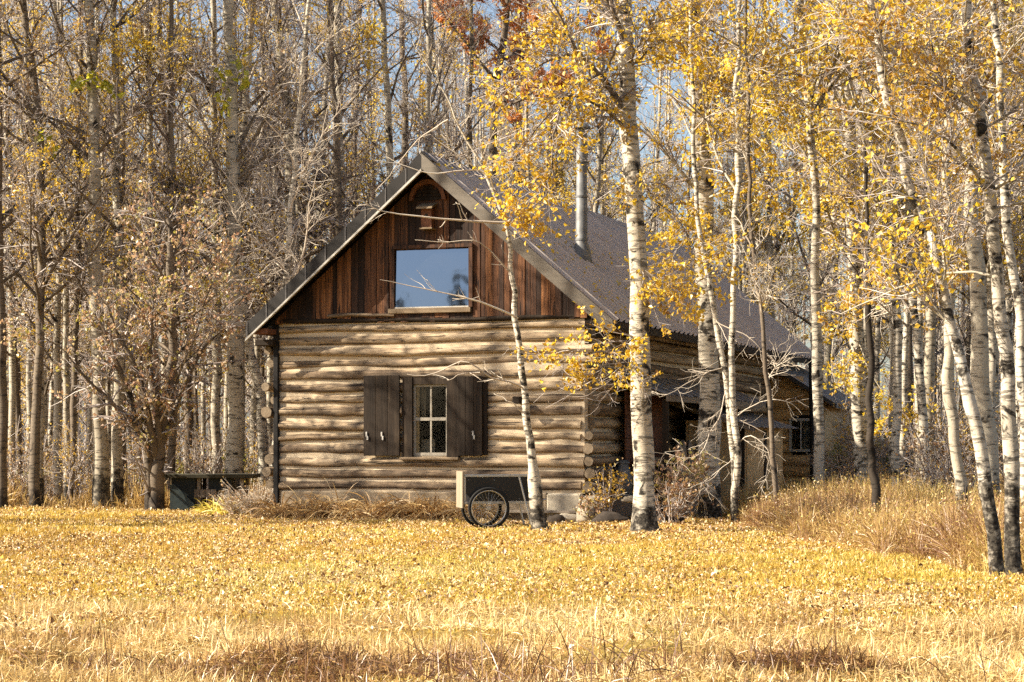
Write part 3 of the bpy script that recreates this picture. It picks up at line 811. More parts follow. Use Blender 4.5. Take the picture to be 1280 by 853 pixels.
g = Geo(); box(g, (aw0 - .1, B0 + .155, awz0 - .1), (aw1 + .1, B0 + .158, awz1 + .1)); g.build('annex_room', M['interior'], an)
# dark pole from the far end of the eave to the ground
g = Geo(); pe = hw(0, 0); tube1(g, [(3.70, 12.0, -.1), (3.69, 12.0, 1.4), (3.66, 12.0, 2.95)], .045, 10, 0, True); part('eave_post', g, M['darkpost'])

# ------------------------------------------------------------------ things by the cabin
def hrot(): return -YAW
# bird box below the arch panel
bu, bz = fw(535, 285, -.1)
p = hw(bu, -.035, bz); bx_ = thing('birdhouse', 'small wooden bird box with pale slanted roof under the cabin gable', 'birdhouse', tuple(p), -YAW)
g = Geo(); box(g, (-.09, -.14, .0), (.09, -.005, .30), bev=.006); g.build('box', M['redwood'], bx_)
g = Geo(); prism(g, [(-.24, .285), (-.0, .37), (-.0, .40), (-.24, .315)], -.135, .135, 0); g.build('roof', M['sillwood'], bx_)
g = Geo(); box(g, (-.11, -.17, -.03), (.11, -.005, -.002), bev=.004); g.build('floor_board', M['sillwood'], bx_)
g = Geo(); th = np.linspace(0, 2*np.pi, 15)[:-1]; V = [(.028*np.cos(a), -.1425, .19 + .028*np.sin(a)) for a in th] + [(0, -.1425, .19)]
g.add(V, [[i, (i+1) % 14, 14] for i in range(14)]); g.build('entrance_hole', M['interior'], bx_)

# tan shed standing against the side wall under its own roof
ps = hw(2.95, 4.6, 0.0); shed = thing('tool_shed', 'low tan plywood shed against the side of the cabin behind twin birches', 'shed', tuple(ps), -YAW)
Ls_, Ds, Hs = 3.1, 1.05, 1.62
g = Geo(); box(g, (0, 0, -.05), (Ds, .03, Hs)); box(g, (0, Ls_ - .03, -.05), (Ds, Ls_, Hs)); box(g, (Ds - .03, .031, -.05), (Ds, Ls_ - .031, Hs - .1)); g.build('wall', M['tanwood'], shed)
g = rib_sheet((-.22, -.30, 1.98), (.95, 0, -.30), (0, 1, 0), 2, 1.62, Ls_ + .5, .2, .016, None); rf = g.build('roof', M['roof2'], shed)
g = Geo(); prism(g, [(-.2, 1.955), (1.29, 1.484), (1.29, 1.414), (-.2, 1.88)], -.29, -.255, 1); g.build('roof_edge', M['greywood'], rf)
for a, b in ((.08, 1.35), (1.62, 2.85)):
    g = Geo(); box(g, (Ds + .003, a, .05), (Ds + .03, b, 1.32), bev=.004, rnd=.8); dr = g.build('door', M['tanwood'], shed)
    for zz in (.25, 1.05): g = Geo(); box(g, (Ds + .031, a + .06, zz), (Ds + .05, b - .06, zz + .1)); g.build('batten', M['tanwood'], dr)
g = Geo(); box(g, (.06, -.028, .05), (Ds - .25, -.003, 1.45), bev=.004, rnd=.9); g.build('door', M['tanwood'], shed)
g = Geo(); box(g, (Ds + .004, 1.40, -.05), (Ds + .034, 1.58, 1.45)); g.build('corner_strip', M['darkwood'], shed)
g = Geo(); box(g, (Ds - .07, -.034, -.05), (Ds + .002, -.004, 1.5)); g.build('corner_strip', M['darkwood'], shed)

# split firewood under the lean-to: every piece an object
rf_ = np.random.RandomState(21)
protos = []
for q in range(5):
    g = Geo(); kk = 7; r0 = .075
    prof = 1 + rf_.uniform(-.25, .15, kk)
    tubes(g, np.array([[0, -.22, 0], [0, 0, .004], [0, .22, 0]], float), np.full(3, r0), kk, 0, float(rf_.rand()), cap=1, prof=prof)
    protos.append(g)
def _fw_mesh(q): return protos[q].build('firewood_log', [M['darkwood'] if q % 2 else M['log_v'], M['log_end']])
fws = []
k = 0
for row in range(7):
    for q in range(7 - row // 3):
        if k < 5: o = _fw_mesh(k)
        else: o = fws[k % 5].copy(); COL.objects.link(o)
        fws.append(o)
        v = 1.55 + q * .165 + (row % 2) * .08; z = .08 + row * .14
        pp = hw(3.12 + rf_.uniform(-.05, .05), v, z); o.location = tuple(pp)
        o.rotation_euler = (rf_.uniform(-.05, .05), rf_.uniform(0, 6.28), -YAW + R(90) + rf_.uniform(-.08, .08))
        tag(o, 'split firewood log stacked under the lean-to beside the cabin', 'firewood', 'firewood stacked under the lean-to'); k += 1
# long split slabs leaning upright beside the stack
slab0 = None
for q in range(8):
    if slab0 is None:
        g = Geo(); prism(g, [(-.06, 0), (.06, 0), (.055, 1.05), (.0, 1.12), (-.05, 1.0)], -.02, .03, 1, 0, .7); slab0 = g.build('wood_slab', M['greywood']); o = slab0
    else: o = slab0.copy(); COL.objects.link(o)
    pp = hw(3.42 + rf_.uniform(-.04, .04), 2.75 + q * .15, 0.0); o.location = tuple(pp); o.rotation_euler = (R(-6) + rf_.uniform(-.05, .05), rf_.uniform(-.10, .10), -YAW + R(75) + rf_.uniform(-.3, .3)); o.scale = (1, 1, rf_.uniform(.8, 1.2))
    tag(o, 'upright grey slab of split wood leaning under the lean-to', 'wood slab', 'wood slabs leaning under the lean-to')

# grey metal can near the corner
pc = P(779, 612, 33.0); pc[2] = .36
can = thing('milk_can', 'old grey metal milk can by the cabin corner behind the thick birch', 'milk can', tuple(pc))
g = Geo(); tube1(g, [(0, 0, 0), (0, 0, .02), (0, 0, .36), (0, 0, .44), (0, 0, .50), (0, 0, .54)], [.14, .15, .15, .11, .085, .09], 18, 0, True); g.build('body', M['steel'], can)
g = Geo(); tube1(g, [(0, 0, .541), (0, 0, .56), (0, 0, .60)], [.105, .11, .05], 18, 0, True); g.build('lid', M['steel'], can)
for sg in (-1, 1):
    g = Geo(); tube1(g, [(sg*.10, 0, .45), (sg*.17, 0, .47), (sg*.18, 0, .40), (sg*.148, 0, .33)], .012, 8, 0, True); g.build('handle', M['steel'], can)
g = Geo(); box(g, (-.25, -.2, 0), (.25, .2, .36), bev=.02)
cb = g.build('chopping_block', M['greywood'], None, (pc[0], pc[1], 0.0), .3); tag(cb, 'low weathered wooden block under the grey milk can', 'wooden block')

# rocks
def rock(name, loc, s, label, seed, mat):
    rr_ = np.random.RandomState(seed); g = Geo(); nu, nv = 12, 8
    V = []
    ph = rr_.uniform(0, 6.28, 6)
    for i in range(nv + 1):
        t = math.pi * i / nv
        for j in range(nu):
            p_ = 2 * math.pi * j / nu
            d = np.array([math.sin(t) * math.cos(p_), math.sin(t) * math.sin(p_), math.cos(t)])
            r = 1 + .16 * math.sin(d[0] * 3 + ph[0]) + .13 * math.sin(d[1] * 4 + ph[1]) + .10 * math.sin(d[2] * 5 + ph[2]) + .05 * math.sin(d[0] * 9 + ph[3]) + .05 * math.sin(d[1] * 8 + ph[4])
            V.append(d * r * np.array(s))
    Fq = [[i*nu + j, i*nu + (j+1) % nu, (i+1)*nu + (j+1) % nu, (i+1)*nu + j] for i in range(nv) for j in range(nu)]
    g.add(V, Fq, 0, True)
    o = g.build(name, mat, None, loc); tag(o, label, 'rock', 'rocks along the cabin footing'); return o
for px, py, d, s, lab in ((765, 651, 31.0, (.27, .2, .12), 'broad dark boulder between the cabin corner and the thick birch'),
                          (733, 645, 31.4, (.14, .12, .15), 'upright pale pointed stone below the cabin corner'),
                          (712, 651, 31.5, (.16, .13, .12), 'dark rounded stone under the pale corner block'),
                          (694, 652, 31.4, (.13, .1, .1), 'small brown stone just right of the leaning birch'),
                          (785, 625, 32.0, (.12, .08, .05), 'pale flat stone beside the grey milk can'),
                          (838, 652, 31.0, (.2, .14, .12), 'brown stone just right of the thick birch')):
    p = P(px, py, d); rock('rock', (p[0], p[1], max(.03, p[2])), s, lab, px, M['stone'] if 'pale' in lab else M['rock'])

# ------------------------------------------------------------------ garden cart
pcart = P(611, 662, 29.4)
CR = R(11)
cart = thing('garden_cart', 'black garden cart with pale plywood end and spoked bicycle wheels', 'cart', (pcart[0], pcart[1], 0.0), CR)
WR, TW = .30, .62   # wheel radius, track
L0, L1, Zb, Zt = -.36, .74, .40, .76
def cpart(n, g, m, par=cart): return g.build(n, m, par)
g = Geo()
box(g, (L0 + .02, .07, Zb + .0), (L1, .085, Zt - .02)); box(g, (L0 + .02, .07 + TW - .16, Zb), (L1, .085 + TW - .16, Zt - .02)); box(g, (L0 + .02, .0855, Zb), (L1, .0695 + TW - .16, Zb + .012))
box(g, (L1 - .02, .0855, Zb + .0125), (L1 - .005, .0695 + TW - .16, Zt - .02))
cpart('box', g, M['black'])
g = Geo(); box(g, (L0 - .012, .055, Zb - .10), (L0 + .018, TW - .05, Zt + .06), bev=.004); cpart('end_panel', g, M['cartwood'])
g = Geo()
for y in (.06, TW - .16 + .065): box(g, (L0 + .019, y, Zt - .019), (L1 + .01, y + .03, Zt + .012), bev=.004)
for y in (.058, TW - .16 + .066): box(g, (L0 + .019, y, Zb - .045), (L1 + .0, y + .028, Zb - .001), bev=.004)
box(g, (L0 + .019, .062, Zb), (L0 + .04, .0695, Zt - .02))
cpart('trim', g, M['alu'])
g = Geo()
for bx0 in (L0 + .08, L0 + .45, L1 - .29, L1 - .04):
    for bz in (Zb + .03, Zt - .06): tube1(g, [(bx0, .058, bz), (bx0, .0695, bz)], .009, 8)
cpart('bolts', g, M['steel'])
for bx0, sg in ((L0 + .041, 1), (L1, -1)):
    g = Geo(); prism(g, [(bx0, Zb + .002), (bx0 + sg * .10, Zb + .002), (bx0, Zb + .11)], .064, .0695, 1); cpart('corner_bracket', g, M['steel'])
g = Geo(); tube1(g, [(L1 - .29, .052, Zt - .02), (L1 - .18, .050, .30), (L1 - .12, .05, .03)], .014, 8); tube1(g, [(L1 - .29, TW - .06, Zt - .02), (L1 - .18, TW - .06, .30), (L1 - .12, TW - .06, .03)], .014, 8); tube1(g, [(L1 - .12, .05, .03), (L1 - .12, TW - .06, .03)], .014, 8); cpart('stand', g, M['alu'])
g = Geo(); tube1(g, [(L1 - .1, .05, Zb - .02), (L1 + .02, .05, Zb + .0), (L1 + .09, .05, Zb + .02), (L1 + .11, .09, Zb + .02), (L1 + .11, TW - .12, Zb + .02), (L1 + .09, TW - .08, Zb + .02), (L1 - .1, TW - .08, Zb - .02)], .014, 8); cpart('handle', g, M['alu'])
g = Geo(); tube1(g, [(0, -.03, WR), (0, TW + .0, WR)], .012, 8); cpart('axle', g, M['alu'])
def torus(g, R0, r, y, nu=48, nv=10, zc=WR):
    t = np.linspace(0, 2*np.pi, nu, endpoint=False); q = np.linspace(0, 2*np.pi, nv, endpoint=False)
    T, Q_ = np.meshgrid(t, q, indexing='ij')
    V = np.stack([(R0 + r*np.cos(Q_))*np.cos(T), y + r*np.sin(Q_), zc + (R0 + r*np.cos(Q_))*np.sin(T)], -1).reshape(-1, 3)
    i, j = np.meshgrid(np.arange(nu), np.arange(nv), indexing='ij'); i2, j2 = (i+1) % nu, (j+1) % nv
    g.add(V, np.stack([i*nv+j, i2*nv+j, i2*nv+j2, i*nv+j2], -1).reshape(-1, 4), 0, True)
for y in (.0, TW - .03):
    g = Geo(); tube1(g, [(0, y - .035, WR), (0, y + .035, WR)], .028, 12)
    wh = cpart('wheel', g, M['alu'])
    g = Geo(); torus(g, WR - .022, .022, y); g.build('tyre', M['tyre'], wh)
    g = Geo(); torus(g, WR - .05, .012, y); g.build('rim', M['alu'], wh)
    g = Geo()
    for q in range(28):
        a = q / 28 * 2 * math.pi; b = a + (.35 if q % 2 else -.35); yy = y + (.025 if q % 4 < 2 else -.025)
        tube1(g, [(.026*math.cos(b), yy, WR + .026*math.sin(b)), ((WR-.055)*math.cos(a), y, WR + (WR-.055)*math.sin(a))], .0022, 4, 0, False)
    g.build('spokes', M['alu'], wh)

# ------------------------------------------------------------------ low dark green coop at the left edge of the woods
def cpx(px, d=37.2): return (px - 640) / F * d
def cpz(py, d=37.2): return ZC + (HY - py) / F * d
cx0 = cpx(260); coop = thing('hen_coop', 'low dark green hen coop with flat roof and slanting ramp', 'coop', (cx0, 37.2, 0))
X = lambda px: cpx(px) - cx0
g = Geo(); box(g, (X(204), -.1, cpz(598)), (X(318), .9, cpz(593)), bev=.008); g.build('roof', M['cooproof'], coop)
g = Geo(); box(g, (X(214), .02, .0), (X(244), .82, cpz(598) - .003)); g.build('side_box', M['coop'], coop)
g = Geo(); box(g, (X(260), .05, cpz(613)), (X(289), .8, cpz(598) - .003)); g.build('roost_box', M['coop'], coop)
g = Geo(); prism(g, [(X(213), 0.0), (X(245), .0), (X(243), .14), (X(219), cpz(606)), (X(213), cpz(606))], -.06, -.03, 1); g.build('ramp', M['coopblue'], coop)
g = Geo()
for q in range(4): box(g, (X(243 + 7*q), -.02, cpz(622)), (X(249.3 + 7*q), .0, cpz(612)), rnd=q*.25)
box(g, (X(243), .001, cpz(622)), (X(270), .5, cpz(621))); g.build('nest_box', M['greywood'], coop)
for px in (246, 300):
    for y in (.03, .7): g = Geo(); box(g, (X(px), y, -.05), (X(px) + .06, y + .06, cpz(598) - .003)); g.build('leg', M['greywood'], coop)

# ------------------------------------------------------------------ trees
def tree_meshes(seed, tpts, r0, r1, n_limb=26, zlo=3.0, zhi=None, limb_len=(1.0, 2.6), elev=(15, 60), explicit=(), n_twig=260, n_sub=1100,
                n_leaf=900, leaf=.05, flare=1.5, wob=.02, droop=0.0, clump=2.0, twig_len=(.35, 1.2), sub_len=(.12, .45), leaf_zlo=0.0, knots=True, exp_boost=1.0, leaf_on_exp=1.0, tap=.9, lfac=1.0):
    """-> (trunk Geo, twigs+leaves Geo); slot 0 bark / 1 limb bark, crown slots 0 twig / 1 leaf"""
    rg = np.random.RandomState(seed)
    n = 40
    path, t = smooth_path(tpts, n, wob, rg)
    h = path[:, 2] - path[0, 2]
    rad = r0 + (r1 - r0) * t ** tap
    rad = rad * (1 + .05 * np.interp(np.arange(n), np.linspace(0, n, 12), rg.normal(size=12)))
    rad *= 1 + (flare - 1) * np.exp(-h / (r0 * 1.6 + .05))
    if knots:
        for q in range(3): rad[rg.randint(4, n - 6)] *= 1.12
    # denser rings at the foot
    path = np.vstack([path[:1] + [0, 0, -.25], path[:1], path[:1] * .85 + path[1:2] * .15, path[:1] * .6 + path[1:2] * .4, path[1:]])
    hh = path[:, 2] - path[1, 2]
    radf = np.interp(np.linspace(0, 1, len(path)), np.linspace(0, 1, n), rad)
    base_r = (r0 * (1 + (flare - 1) * np.exp(-np.maximum(hh, 0) / (r0 * 1.6 + .05))))
    rad = np.where(hh < .8, np.maximum(base_r * (radf / radf), 0.001) * (rad[0] / (r0 * flare)) , np.concatenate([[rad[0]] * 4, rad[1:]]))
    gt = Geo()
    k = 12 if r0 > .07 else 8
    prof = 1 + rg.normal(size=k) * .035
    tubes(gt, path, rad, k, 0, .5, False, prof)
    zhi = zhi if zhi is not None else path[-1, 2]
    # limbs
    zs = np.sort(rg.uniform(zlo, zhi * .98, n_limb)) if n_limb else np.zeros(0)
    lp, lr = [], []
    SL_ = 8
    for z in zs:
        q = min(max(np.searchsorted(path[:, 2], z), 1), len(path) - 1)
        f = (z - path[q - 1, 2]) / max(path[q, 2] - path[q - 1, 2], 1e-6); f = min(max(f, 0), 1)
        p = path[q - 1] * (1 - f) + path[q] * f; rr = rad[q]
        az = rg.uniform(0, 2 * math.pi); el = R(rg.uniform(*elev))
        rel = (z - zlo) / max(zhi - zlo, .1)
        L = rg.uniform(*limb_len) * (1.15 - .75 * rel)
        d = np.array([math.cos(az) * math.cos(el), math.sin(az) * math.cos(el), math.sin(el)])
        pts = [p]; st = L / (SL_ - 1)
        for s in range(1, SL_):
            d = d + rg.normal(size=3) * .13 + np.array([0, 0, .05 - droop * s * .05]); d /= np.linalg.norm(d)
            pts.append(pts[-1] + d * st)
        lp.append(pts); lr.append(np.linspace(max(min(rr * .5, .012 + L * .011) * lfac, .006), .004, SL_))
    ne = 0
    for pts, re in explicit:
        q, _ = smooth_path(pts, SL_ * 2 - 1, .02, rg)
        # two chained stretches so that long limbs keep their bends
        lp.append(q[:SL_]); lr.append(np.linspace(re, re * .6, SL_)); lp.append(q[SL_ - 1:]); lr.append(np.linspace(re * .6, max(.004, re * .2), SL_)); ne += 2
    gc = Geo()
    if not lp: return gt, gc
    lp = np.array(lp); lr = np.array(lr)
    tubes(gt, lp, lr, 5, 1, rg.rand(len(lp)))
    wl = np.linalg.norm(lp[:, -1] - lp[:, 0], axis=1)
    if ne: wl[-ne:] *= exp_boost
    wl = wl / wl.sum()
    tw, tr, pi = spawn(rg, lp, lr, n_twig, .12, 1.0, twig_len, (R(25), R(75)), 6, .16, .06 - droop * .2, .6, .0045, .45, wl)
    tubes(gc, tw, tr, 3, 0)
    sb, sr, qi = spawn(rg, tw, tr, n_sub, .1, 1.0, sub_len, (R(20), R(80)), 4, .2, .03 - droop * .2, .7, .003, .6)
    tubes(gc, sb, sr, 3, 0)
    if n_leaf:
        lw = rg.rand(len(lp)) ** clump + .02
        if ne: lw[-ne:] = np.maximum(lw[-ne:], .5) * leaf_on_exp
        wtw = lw[pi]; wsb = wtw[qi] * (.1 + rg.rand(len(qi)) ** 1.5)
        wsb = wsb * (sb[:, 0, 2] > leaf_zlo)
        wsb /= wsb.sum()
        li = rg.choice(len(sb), n_leaf, p=wsb); tt = rg.uniform(.2, 1, n_leaf) * 3; i0 = np.minimum(tt.astype(int), 2); f = (tt - i0)[:, None]
        C = sb[li, i0] * (1 - f) + sb[li, i0 + 1] * f + rg.normal(size=(n_leaf, 3)) * .035
        tone = np.clip(rg.rand(n_leaf) * .65 + rg.rand(len(tw))[qi[li]] * .35, 0, 1)
        leaves(gc, C, leaf, rg, 1, 0, tone)
    return gt, gc

def plant_tree(name, cat, label, loc, gt, gc, bark, limb, twig, leafm, group=None, rotz=0.0):
    t = thing(name, label, cat, loc, rotz, group)
    gt.build('trunk', [M[bark], M[limb]], t)
    if gc.n: gc.build('crown', [M[twig], M[leafm]], t)
    return t

def px_tree(name, cat, label, pts, d, wpx0, wpx1, bark='birch', limb='aspen', twig='twig', leafm='yellow', base=None, top=12.0, seed=1, explicit=(), dd=0.0, group=None, **kw):
    """tree whose trunk runs through the listed places (bottom first); explicit limbs are lists of (px, py, depth offset)"""
    p0 = P(pts[0][0], pts[0][1], d)
    zb = tz(p0[0], d) if base is None else base
    W = [P(px, py, d + dd * i) for i, (px, py) in enumerate(pts)]
    W[0][2] = zb
    last = W[-1]; prev = W[-2]
    if last[2] < top:
        dv = (last - prev) / max(last[2] - prev[2], .1); dv = dv * .6 + np.array([0, 0, .4])
        W.append(last + dv * (top - last[2]) / dv[2])
    o = W[0].copy()
    L = np.array([q - o for q in W])
    ex = [([P(a, b, d + c) - o for a, b, c in pp], r) for pp, r in explicit]
    r0 = wpx0 / F * d / 2; r1 = wpx1 / F * d / 2
    # the upper part above the picture goes on tapering
    kw.setdefault('zhi', top - zb)
    gt, gc = tree_meshes(seed, L, r0, max(r1 * .6, .02 if r1 > .012 else .006), explicit=ex, **kw)
    return plant_tree(name, cat, label, tuple(o), gt, gc, bark, limb, twig, leafm, group)

D = lambda py: ZC * F / (py - HY)     # depth of a point of the flat lawn

# slim leaning birch before the front wall
px_tree('birch_tree', 'birch', 'slim bare leaning birch before the log wall, beside the black garden cart',
        [(677, 666), (668, 600), (660, 530), (653, 460), (646, 400), (638, 330), (630, 279), (606, 213), (572, 155), (550, 108), (519, 58)], D(666), 17, 1.5, 'birch', 'twig_pale', 'twig_pale', 'yellow', seed=3, tap=.5,
        top=6.8, n_limb=10, zlo=4.6, limb_len=(.5, 1.3), n_twig=75, n_sub=170, n_leaf=0, flare=1.35, exp_boost=.7, twig_len=(.2, .6), sub_len=(.08, .25),
        explicit=[([(631, 279, 0), (592, 277, -.1), (545, 273, -.2), (500, 268, -.3), (470, 262, -.4), (452, 250, -.5)], 0.0216),
                  ([(640, 345, 0), (600, 304, -.2), (555, 303, -.3), (520, 300, -.4)], 0.0108),
                  ([(647, 398, 0), (605, 379, -.2), (560, 368, -.3), (510, 357, -.3), (478, 350, -.3)], 0.0162),
                  ([(620, 240, 0), (605, 215, .1), (575, 214, .1), (540, 217, 0), (505, 207, 0), (484, 196, 0)], 0.0162),
                  ([(606, 213, 0), (620, 200, .1), (640, 203, .2), (665, 198, .2)], 0.0135),
                  ([(655, 486, 0), (640, 478, -.1), (613, 472, -.2), (580, 452, -.3), (555, 462, -.3), (530, 470, -.3), (508, 468, -.3)], 0.0162),
                  ([(600, 466, -.25), (575, 468, -.3), (560, 476, -.3)], 0.0108),
                  ([(560, 150, 0), (520, 178, .1), (490, 215, .1), (470, 240, .2)], 0.0135),
                  ([(660, 520, 0), (640, 505, -.1), (618, 492, -.1)], 0.0135)])
# the thick birch before the corner
px_tree('birch_tree', 'birch', 'thick white birch with black scars standing at the cabin corner, yellow leaves above',
        [(807, 668), (804, 560), (802, 470), (800, 390), (796, 300), (790, 200), (785, 100), (780, 0)], D(668), 27, 23, 'birch', 'grey_bark', 'twig', 'yellow', seed=8,
        top=13, n_limb=22, zlo=6.0, limb_len=(1.0, 2.6), n_twig=620, n_sub=4000, n_leaf=7600, leaf=.068, flare=1.75, clump=1.2, wob=.012, exp_boost=1.6, leaf_on_exp=1.6, leaf_zlo=2.0, droop=.25,
        explicit=[([(782, 148, 0), (768, 120, -.1), (748, 95, -.2), (725, 68, -.3), (705, 35, -.4), (690, 0, -.5)], .055),
                  ([(780, 160, 0), (760, 140, -.3), (735, 125, -.6), (712, 120, -.8)], .03),
                  ([(748, 95, -.2), (715, 110, -.7), (680, 150, -.9), (650, 190, -1.1), (640, 225, -1.2)], .022),
                  ([(725, 68, -.3), (690, 75, -.5), (655, 95, -.6), (625, 120, -.7)], .02),
                  ([(712, 120, -.8), (690, 165, -1.1), (690, 210, -1.3), (680, 245, -1.5), (668, 268, -1.6)], .018),
                  ([(799, 420, 0), (780, 430, -.4), (755, 440, -.7), (725, 440, -.8), (700, 437, -.9), (680, 452, -1.0)], .013),
                  ([(800, 455, 0), (778, 465, -.3), (750, 470, -.6), (722, 478, -.8)], .010),
                  ([(790, 210, 0), (820, 250, -.4), (850, 280, -.7), (870, 320, -.9), (850, 350, -1.0)], .016),
                  ([(797, 330, 0), (825, 350, -.3), (860, 360, -.6), (885, 345, -.8)], .012),
                  ([(784, 90, 0), (815, 60, -.3), (850, 45, -.6), (880, 60, -.8)], .018)])
# twin slim birches
px_tree('birch_tree', 'birch', 'slim white birch of the twin pair before the tan shed, nearly upright',
        [(920, 657), (919, 560), (916, 470), (918, 360), (922, 220), (921, 100), (925, 0)], D(657), 9.5, 7.5, 'birch', 'aspen', 'twig', 'yellow', seed=12,
        top=11, n_limb=14, zlo=4.4, n_twig=220, n_sub=900, n_leaf=2600, leaf=.064, flare=1.3, clump=1.2)
px_tree('birch_tree', 'birch', 'slim birch with bare drooping twigs, leaning left off the twin pair before the shed',
        [(919, 600), (910, 500), (901, 440), (893, 390), (882, 330), (870, 250), (866, 120), (862, 0)], D(657) + .15, 8.5, 5.5, 'birch', 'twig_pale', 'twig_pale', 'yellow', seed=13, base=.55,
        top=10, n_limb=8, zlo=4.4, n_twig=130, n_sub=420, n_leaf=350, leaf=.058, flare=1.0, exp_boost=1.3, leaf_zlo=3.0, droop=.5, twig_len=(.2, .7), leaf_on_exp=.3,
        explicit=[([(903, 460, 0), (880, 468, -.2), (850, 485, -.4), (825, 497, -.5)], .010),
                  ([(907, 490, 0), (890, 540, -.2), (872, 570, -.3), (850, 572, -.3), (830, 566, -.3)], .009),
                  ([(911, 530, 0), (935, 510, -.3), (965, 500, -.4), (990, 505, -.4), (1002, 518, -.4)], .010),
                  ([(913, 560, 0), (940, 545, -.3), (962, 575, -.4), (978, 625, -.4)], .010),
                  ([(895, 400, 0), (920, 415, -.2), (945, 430, -.3), (960, 470, -.3)], .010),
                  ([(915, 575, 0), (895, 590, -.2), (880, 605, -.3), (872, 625, -.3)], .008)])
# slender grey sapling in front of the shed
px_tree('sapling', 'sapling', 'slender crooked grey sapling with bare claw-like twigs before the shed doors',
        [(975, 640), (966, 570), (962, 500), (956, 440), (953, 395), (945, 340), (938, 260), (935, 150)], 30.5, 7, 4, 'grey_bark', 'twig_pale', 'twig_pale', 'amber', seed=14,
        top=8, n_limb=10, zlo=1.2, limb_len=(.5, 1.2), n_twig=130, n_sub=330, n_leaf=120, droop=.3, flare=1.2, leaf_zlo=3.0, twig_len=(.2, .7))
# broad shaded trunk beside the lean-to
px_tree('birch_tree', 'birch', 'broad pale trunk behind the twin birches, its upper part white in the sun',
        [(888, 648), (887, 560), (886, 470), (884, 400), (880, 300), (876, 200), (870, 100), (866, 0)], 32.6, 29, 24, 'birch', 'aspen', 'twig', 'yellow', seed=15,
        top=14, n_limb=24, zlo=5.0, limb_len=(1.2, 2.8), n_twig=480, n_sub=2600, n_leaf=8000, leaf=.068, flare=1.15, clump=1.3, exp_boost=1.4, leaf_on_exp=1.5, droop=.15,
        explicit=[([(866, 60, 0), (855, 30, -.2), (843, 5, -.3), (835, -30, -.4)], .05),
                  ([(880, 205, 0), (895, 175, -.2), (893, 120, -.3), (883, 60, -.4), (882, 0, -.5)], .03),
                  ([(874, 150, 0), (910, 150, -.7), (945, 170, -1.1), (975, 190, -1.4)], .025),
                  ([(872, 120, 0), (900, 90, -.7), (930, 75, -1.0), (950, 90, -1.3)], .022),
                  ([(880, 250, 0), (915, 235, -.6), (950, 225, -1.0), (980, 250, -1.3)], .022),
                  ([(872, 110, 0), (840, 70, -.5), (815, 45, -.9), (790, 40, -1.2)], .022),
                  ([(882, 300, 0), (860, 290, -.6), (840, 330, -1.0), (830, 350, -1.2)], .016)])
# dark broken stem among the weeds
px_tree('dead_tree', 'dead tree', 'dark leaning dead stem rising out of the tall brown weeds',
        [(1099, 672), (1094, 610), (1089, 560), (1087, 480), (1088, 400), (1084, 320)], D(672) - .5, 12, 4, 'rough_bark', 'twig_dark', 'twig_dark', 'amber', seed=16,
        top=5.0, n_limb=7, zlo=2.6, limb_len=(.5, 1.3), n_twig=60, n_sub=160, n_leaf=60, flare=1.0)
px_tree('aspen_tree', 'aspen', 'tall bright white aspen leaning right of the cabin roof with golden leaves',
        [(1078, 610), (1076, 520), (1072, 450), (1069, 380), (1067, 280), (1062, 180), (1056, 80), (1050, 0)], 35.5, 21, 17, 'birch', 'aspen', 'twig', 'yellow', seed=17, base=0,
        top=14, n_limb=30, zlo=4.0, limb_len=(1.2, 3.0), n_twig=480, n_sub=2600, n_leaf=8500, leaf=.068, clump=1.5,
        explicit=[([(1066, 250, 0), (1030, 262, -.4), (1000, 260, -.8), (980, 280, -1)], .02), ([(1068, 340, 0), (1040, 440, -.5), (1050, 485, -.8), (1075, 500, -1)], .016),
                  ([(1060, 150, 0), (1100, 120, -.5), (1130, 150, -.9), (1135, 200, -1.1)], .025), ([(1070, 420, 0), (1095, 480, -.5), (1120, 500, -.7), (1130, 520, -.7)], .014)])
# right edge: the nearest stems
px_tree('birch_tree', 'birch', 'white birch with black lower stem leaning left from the joined pair at the lawn corner',
        [(1247, 724), (1240, 660), (1232, 610), (1222, 565), (1217, 530), (1203, 470), (1190, 420), (1176, 350), (1160, 290), (1140, 240)], D(724), 17, 10, 'birch_scarred', 'aspen', 'twig', 'yellow', seed=18,
        top=7.5, n_limb=16, zlo=2.2, limb_len=(.6, 1.5), n_twig=240, n_sub=1000, n_leaf=1500, leaf=.055, flare=1.25, lfac=.5)
px_tree('birch_tree', 'birch', 'white birch with gnarled dark foot at the lawn corner, taller of the two joined stems',
        [(1268, 722), (1264, 660), (1266, 590), (1262, 520), (1256, 450), (1248, 380), (1238, 260), (1224, 130), (1208, 0)], D(722) + .05, 22, 14, 'birch_scarred', 'aspen', 'twig', 'amber', seed=19,
        top=10, n_limb=26, zlo=2.6, limb_len=(.8, 2.0), n_twig=430, n_sub=2000, n_leaf=4200, leaf=.055, flare=1.3, lfac=.5,
        explicit=[([(1235, 240, 0), (1200, 190, -.3), (1160, 160, -.5), (1120, 150, -.6), (1080, 140, -.6)], .022), ([(1228, 150, 0), (1180, 110, -.3), (1130, 100, -.5), (1090, 60, -.6)], .018)])
px_tree('birch_tree', 'birch', 'slender grey-white birch just left of the two joined stems at the lawn corner',
        [(1210, 680), (1201, 610), (1192, 540), (1186, 450), (1184, 350), (1184, 200), (1186, 90), (1190, 0)], D(680), 15, 11, 'aspen', 'grey_bark', 'twig', 'amber', seed=20,
        top=10, n_limb=22, zlo=3.0, limb_len=(.8, 2.0), n_twig=330, n_sub=1500, n_leaf=2600, leaf=.055, lfac=.5)
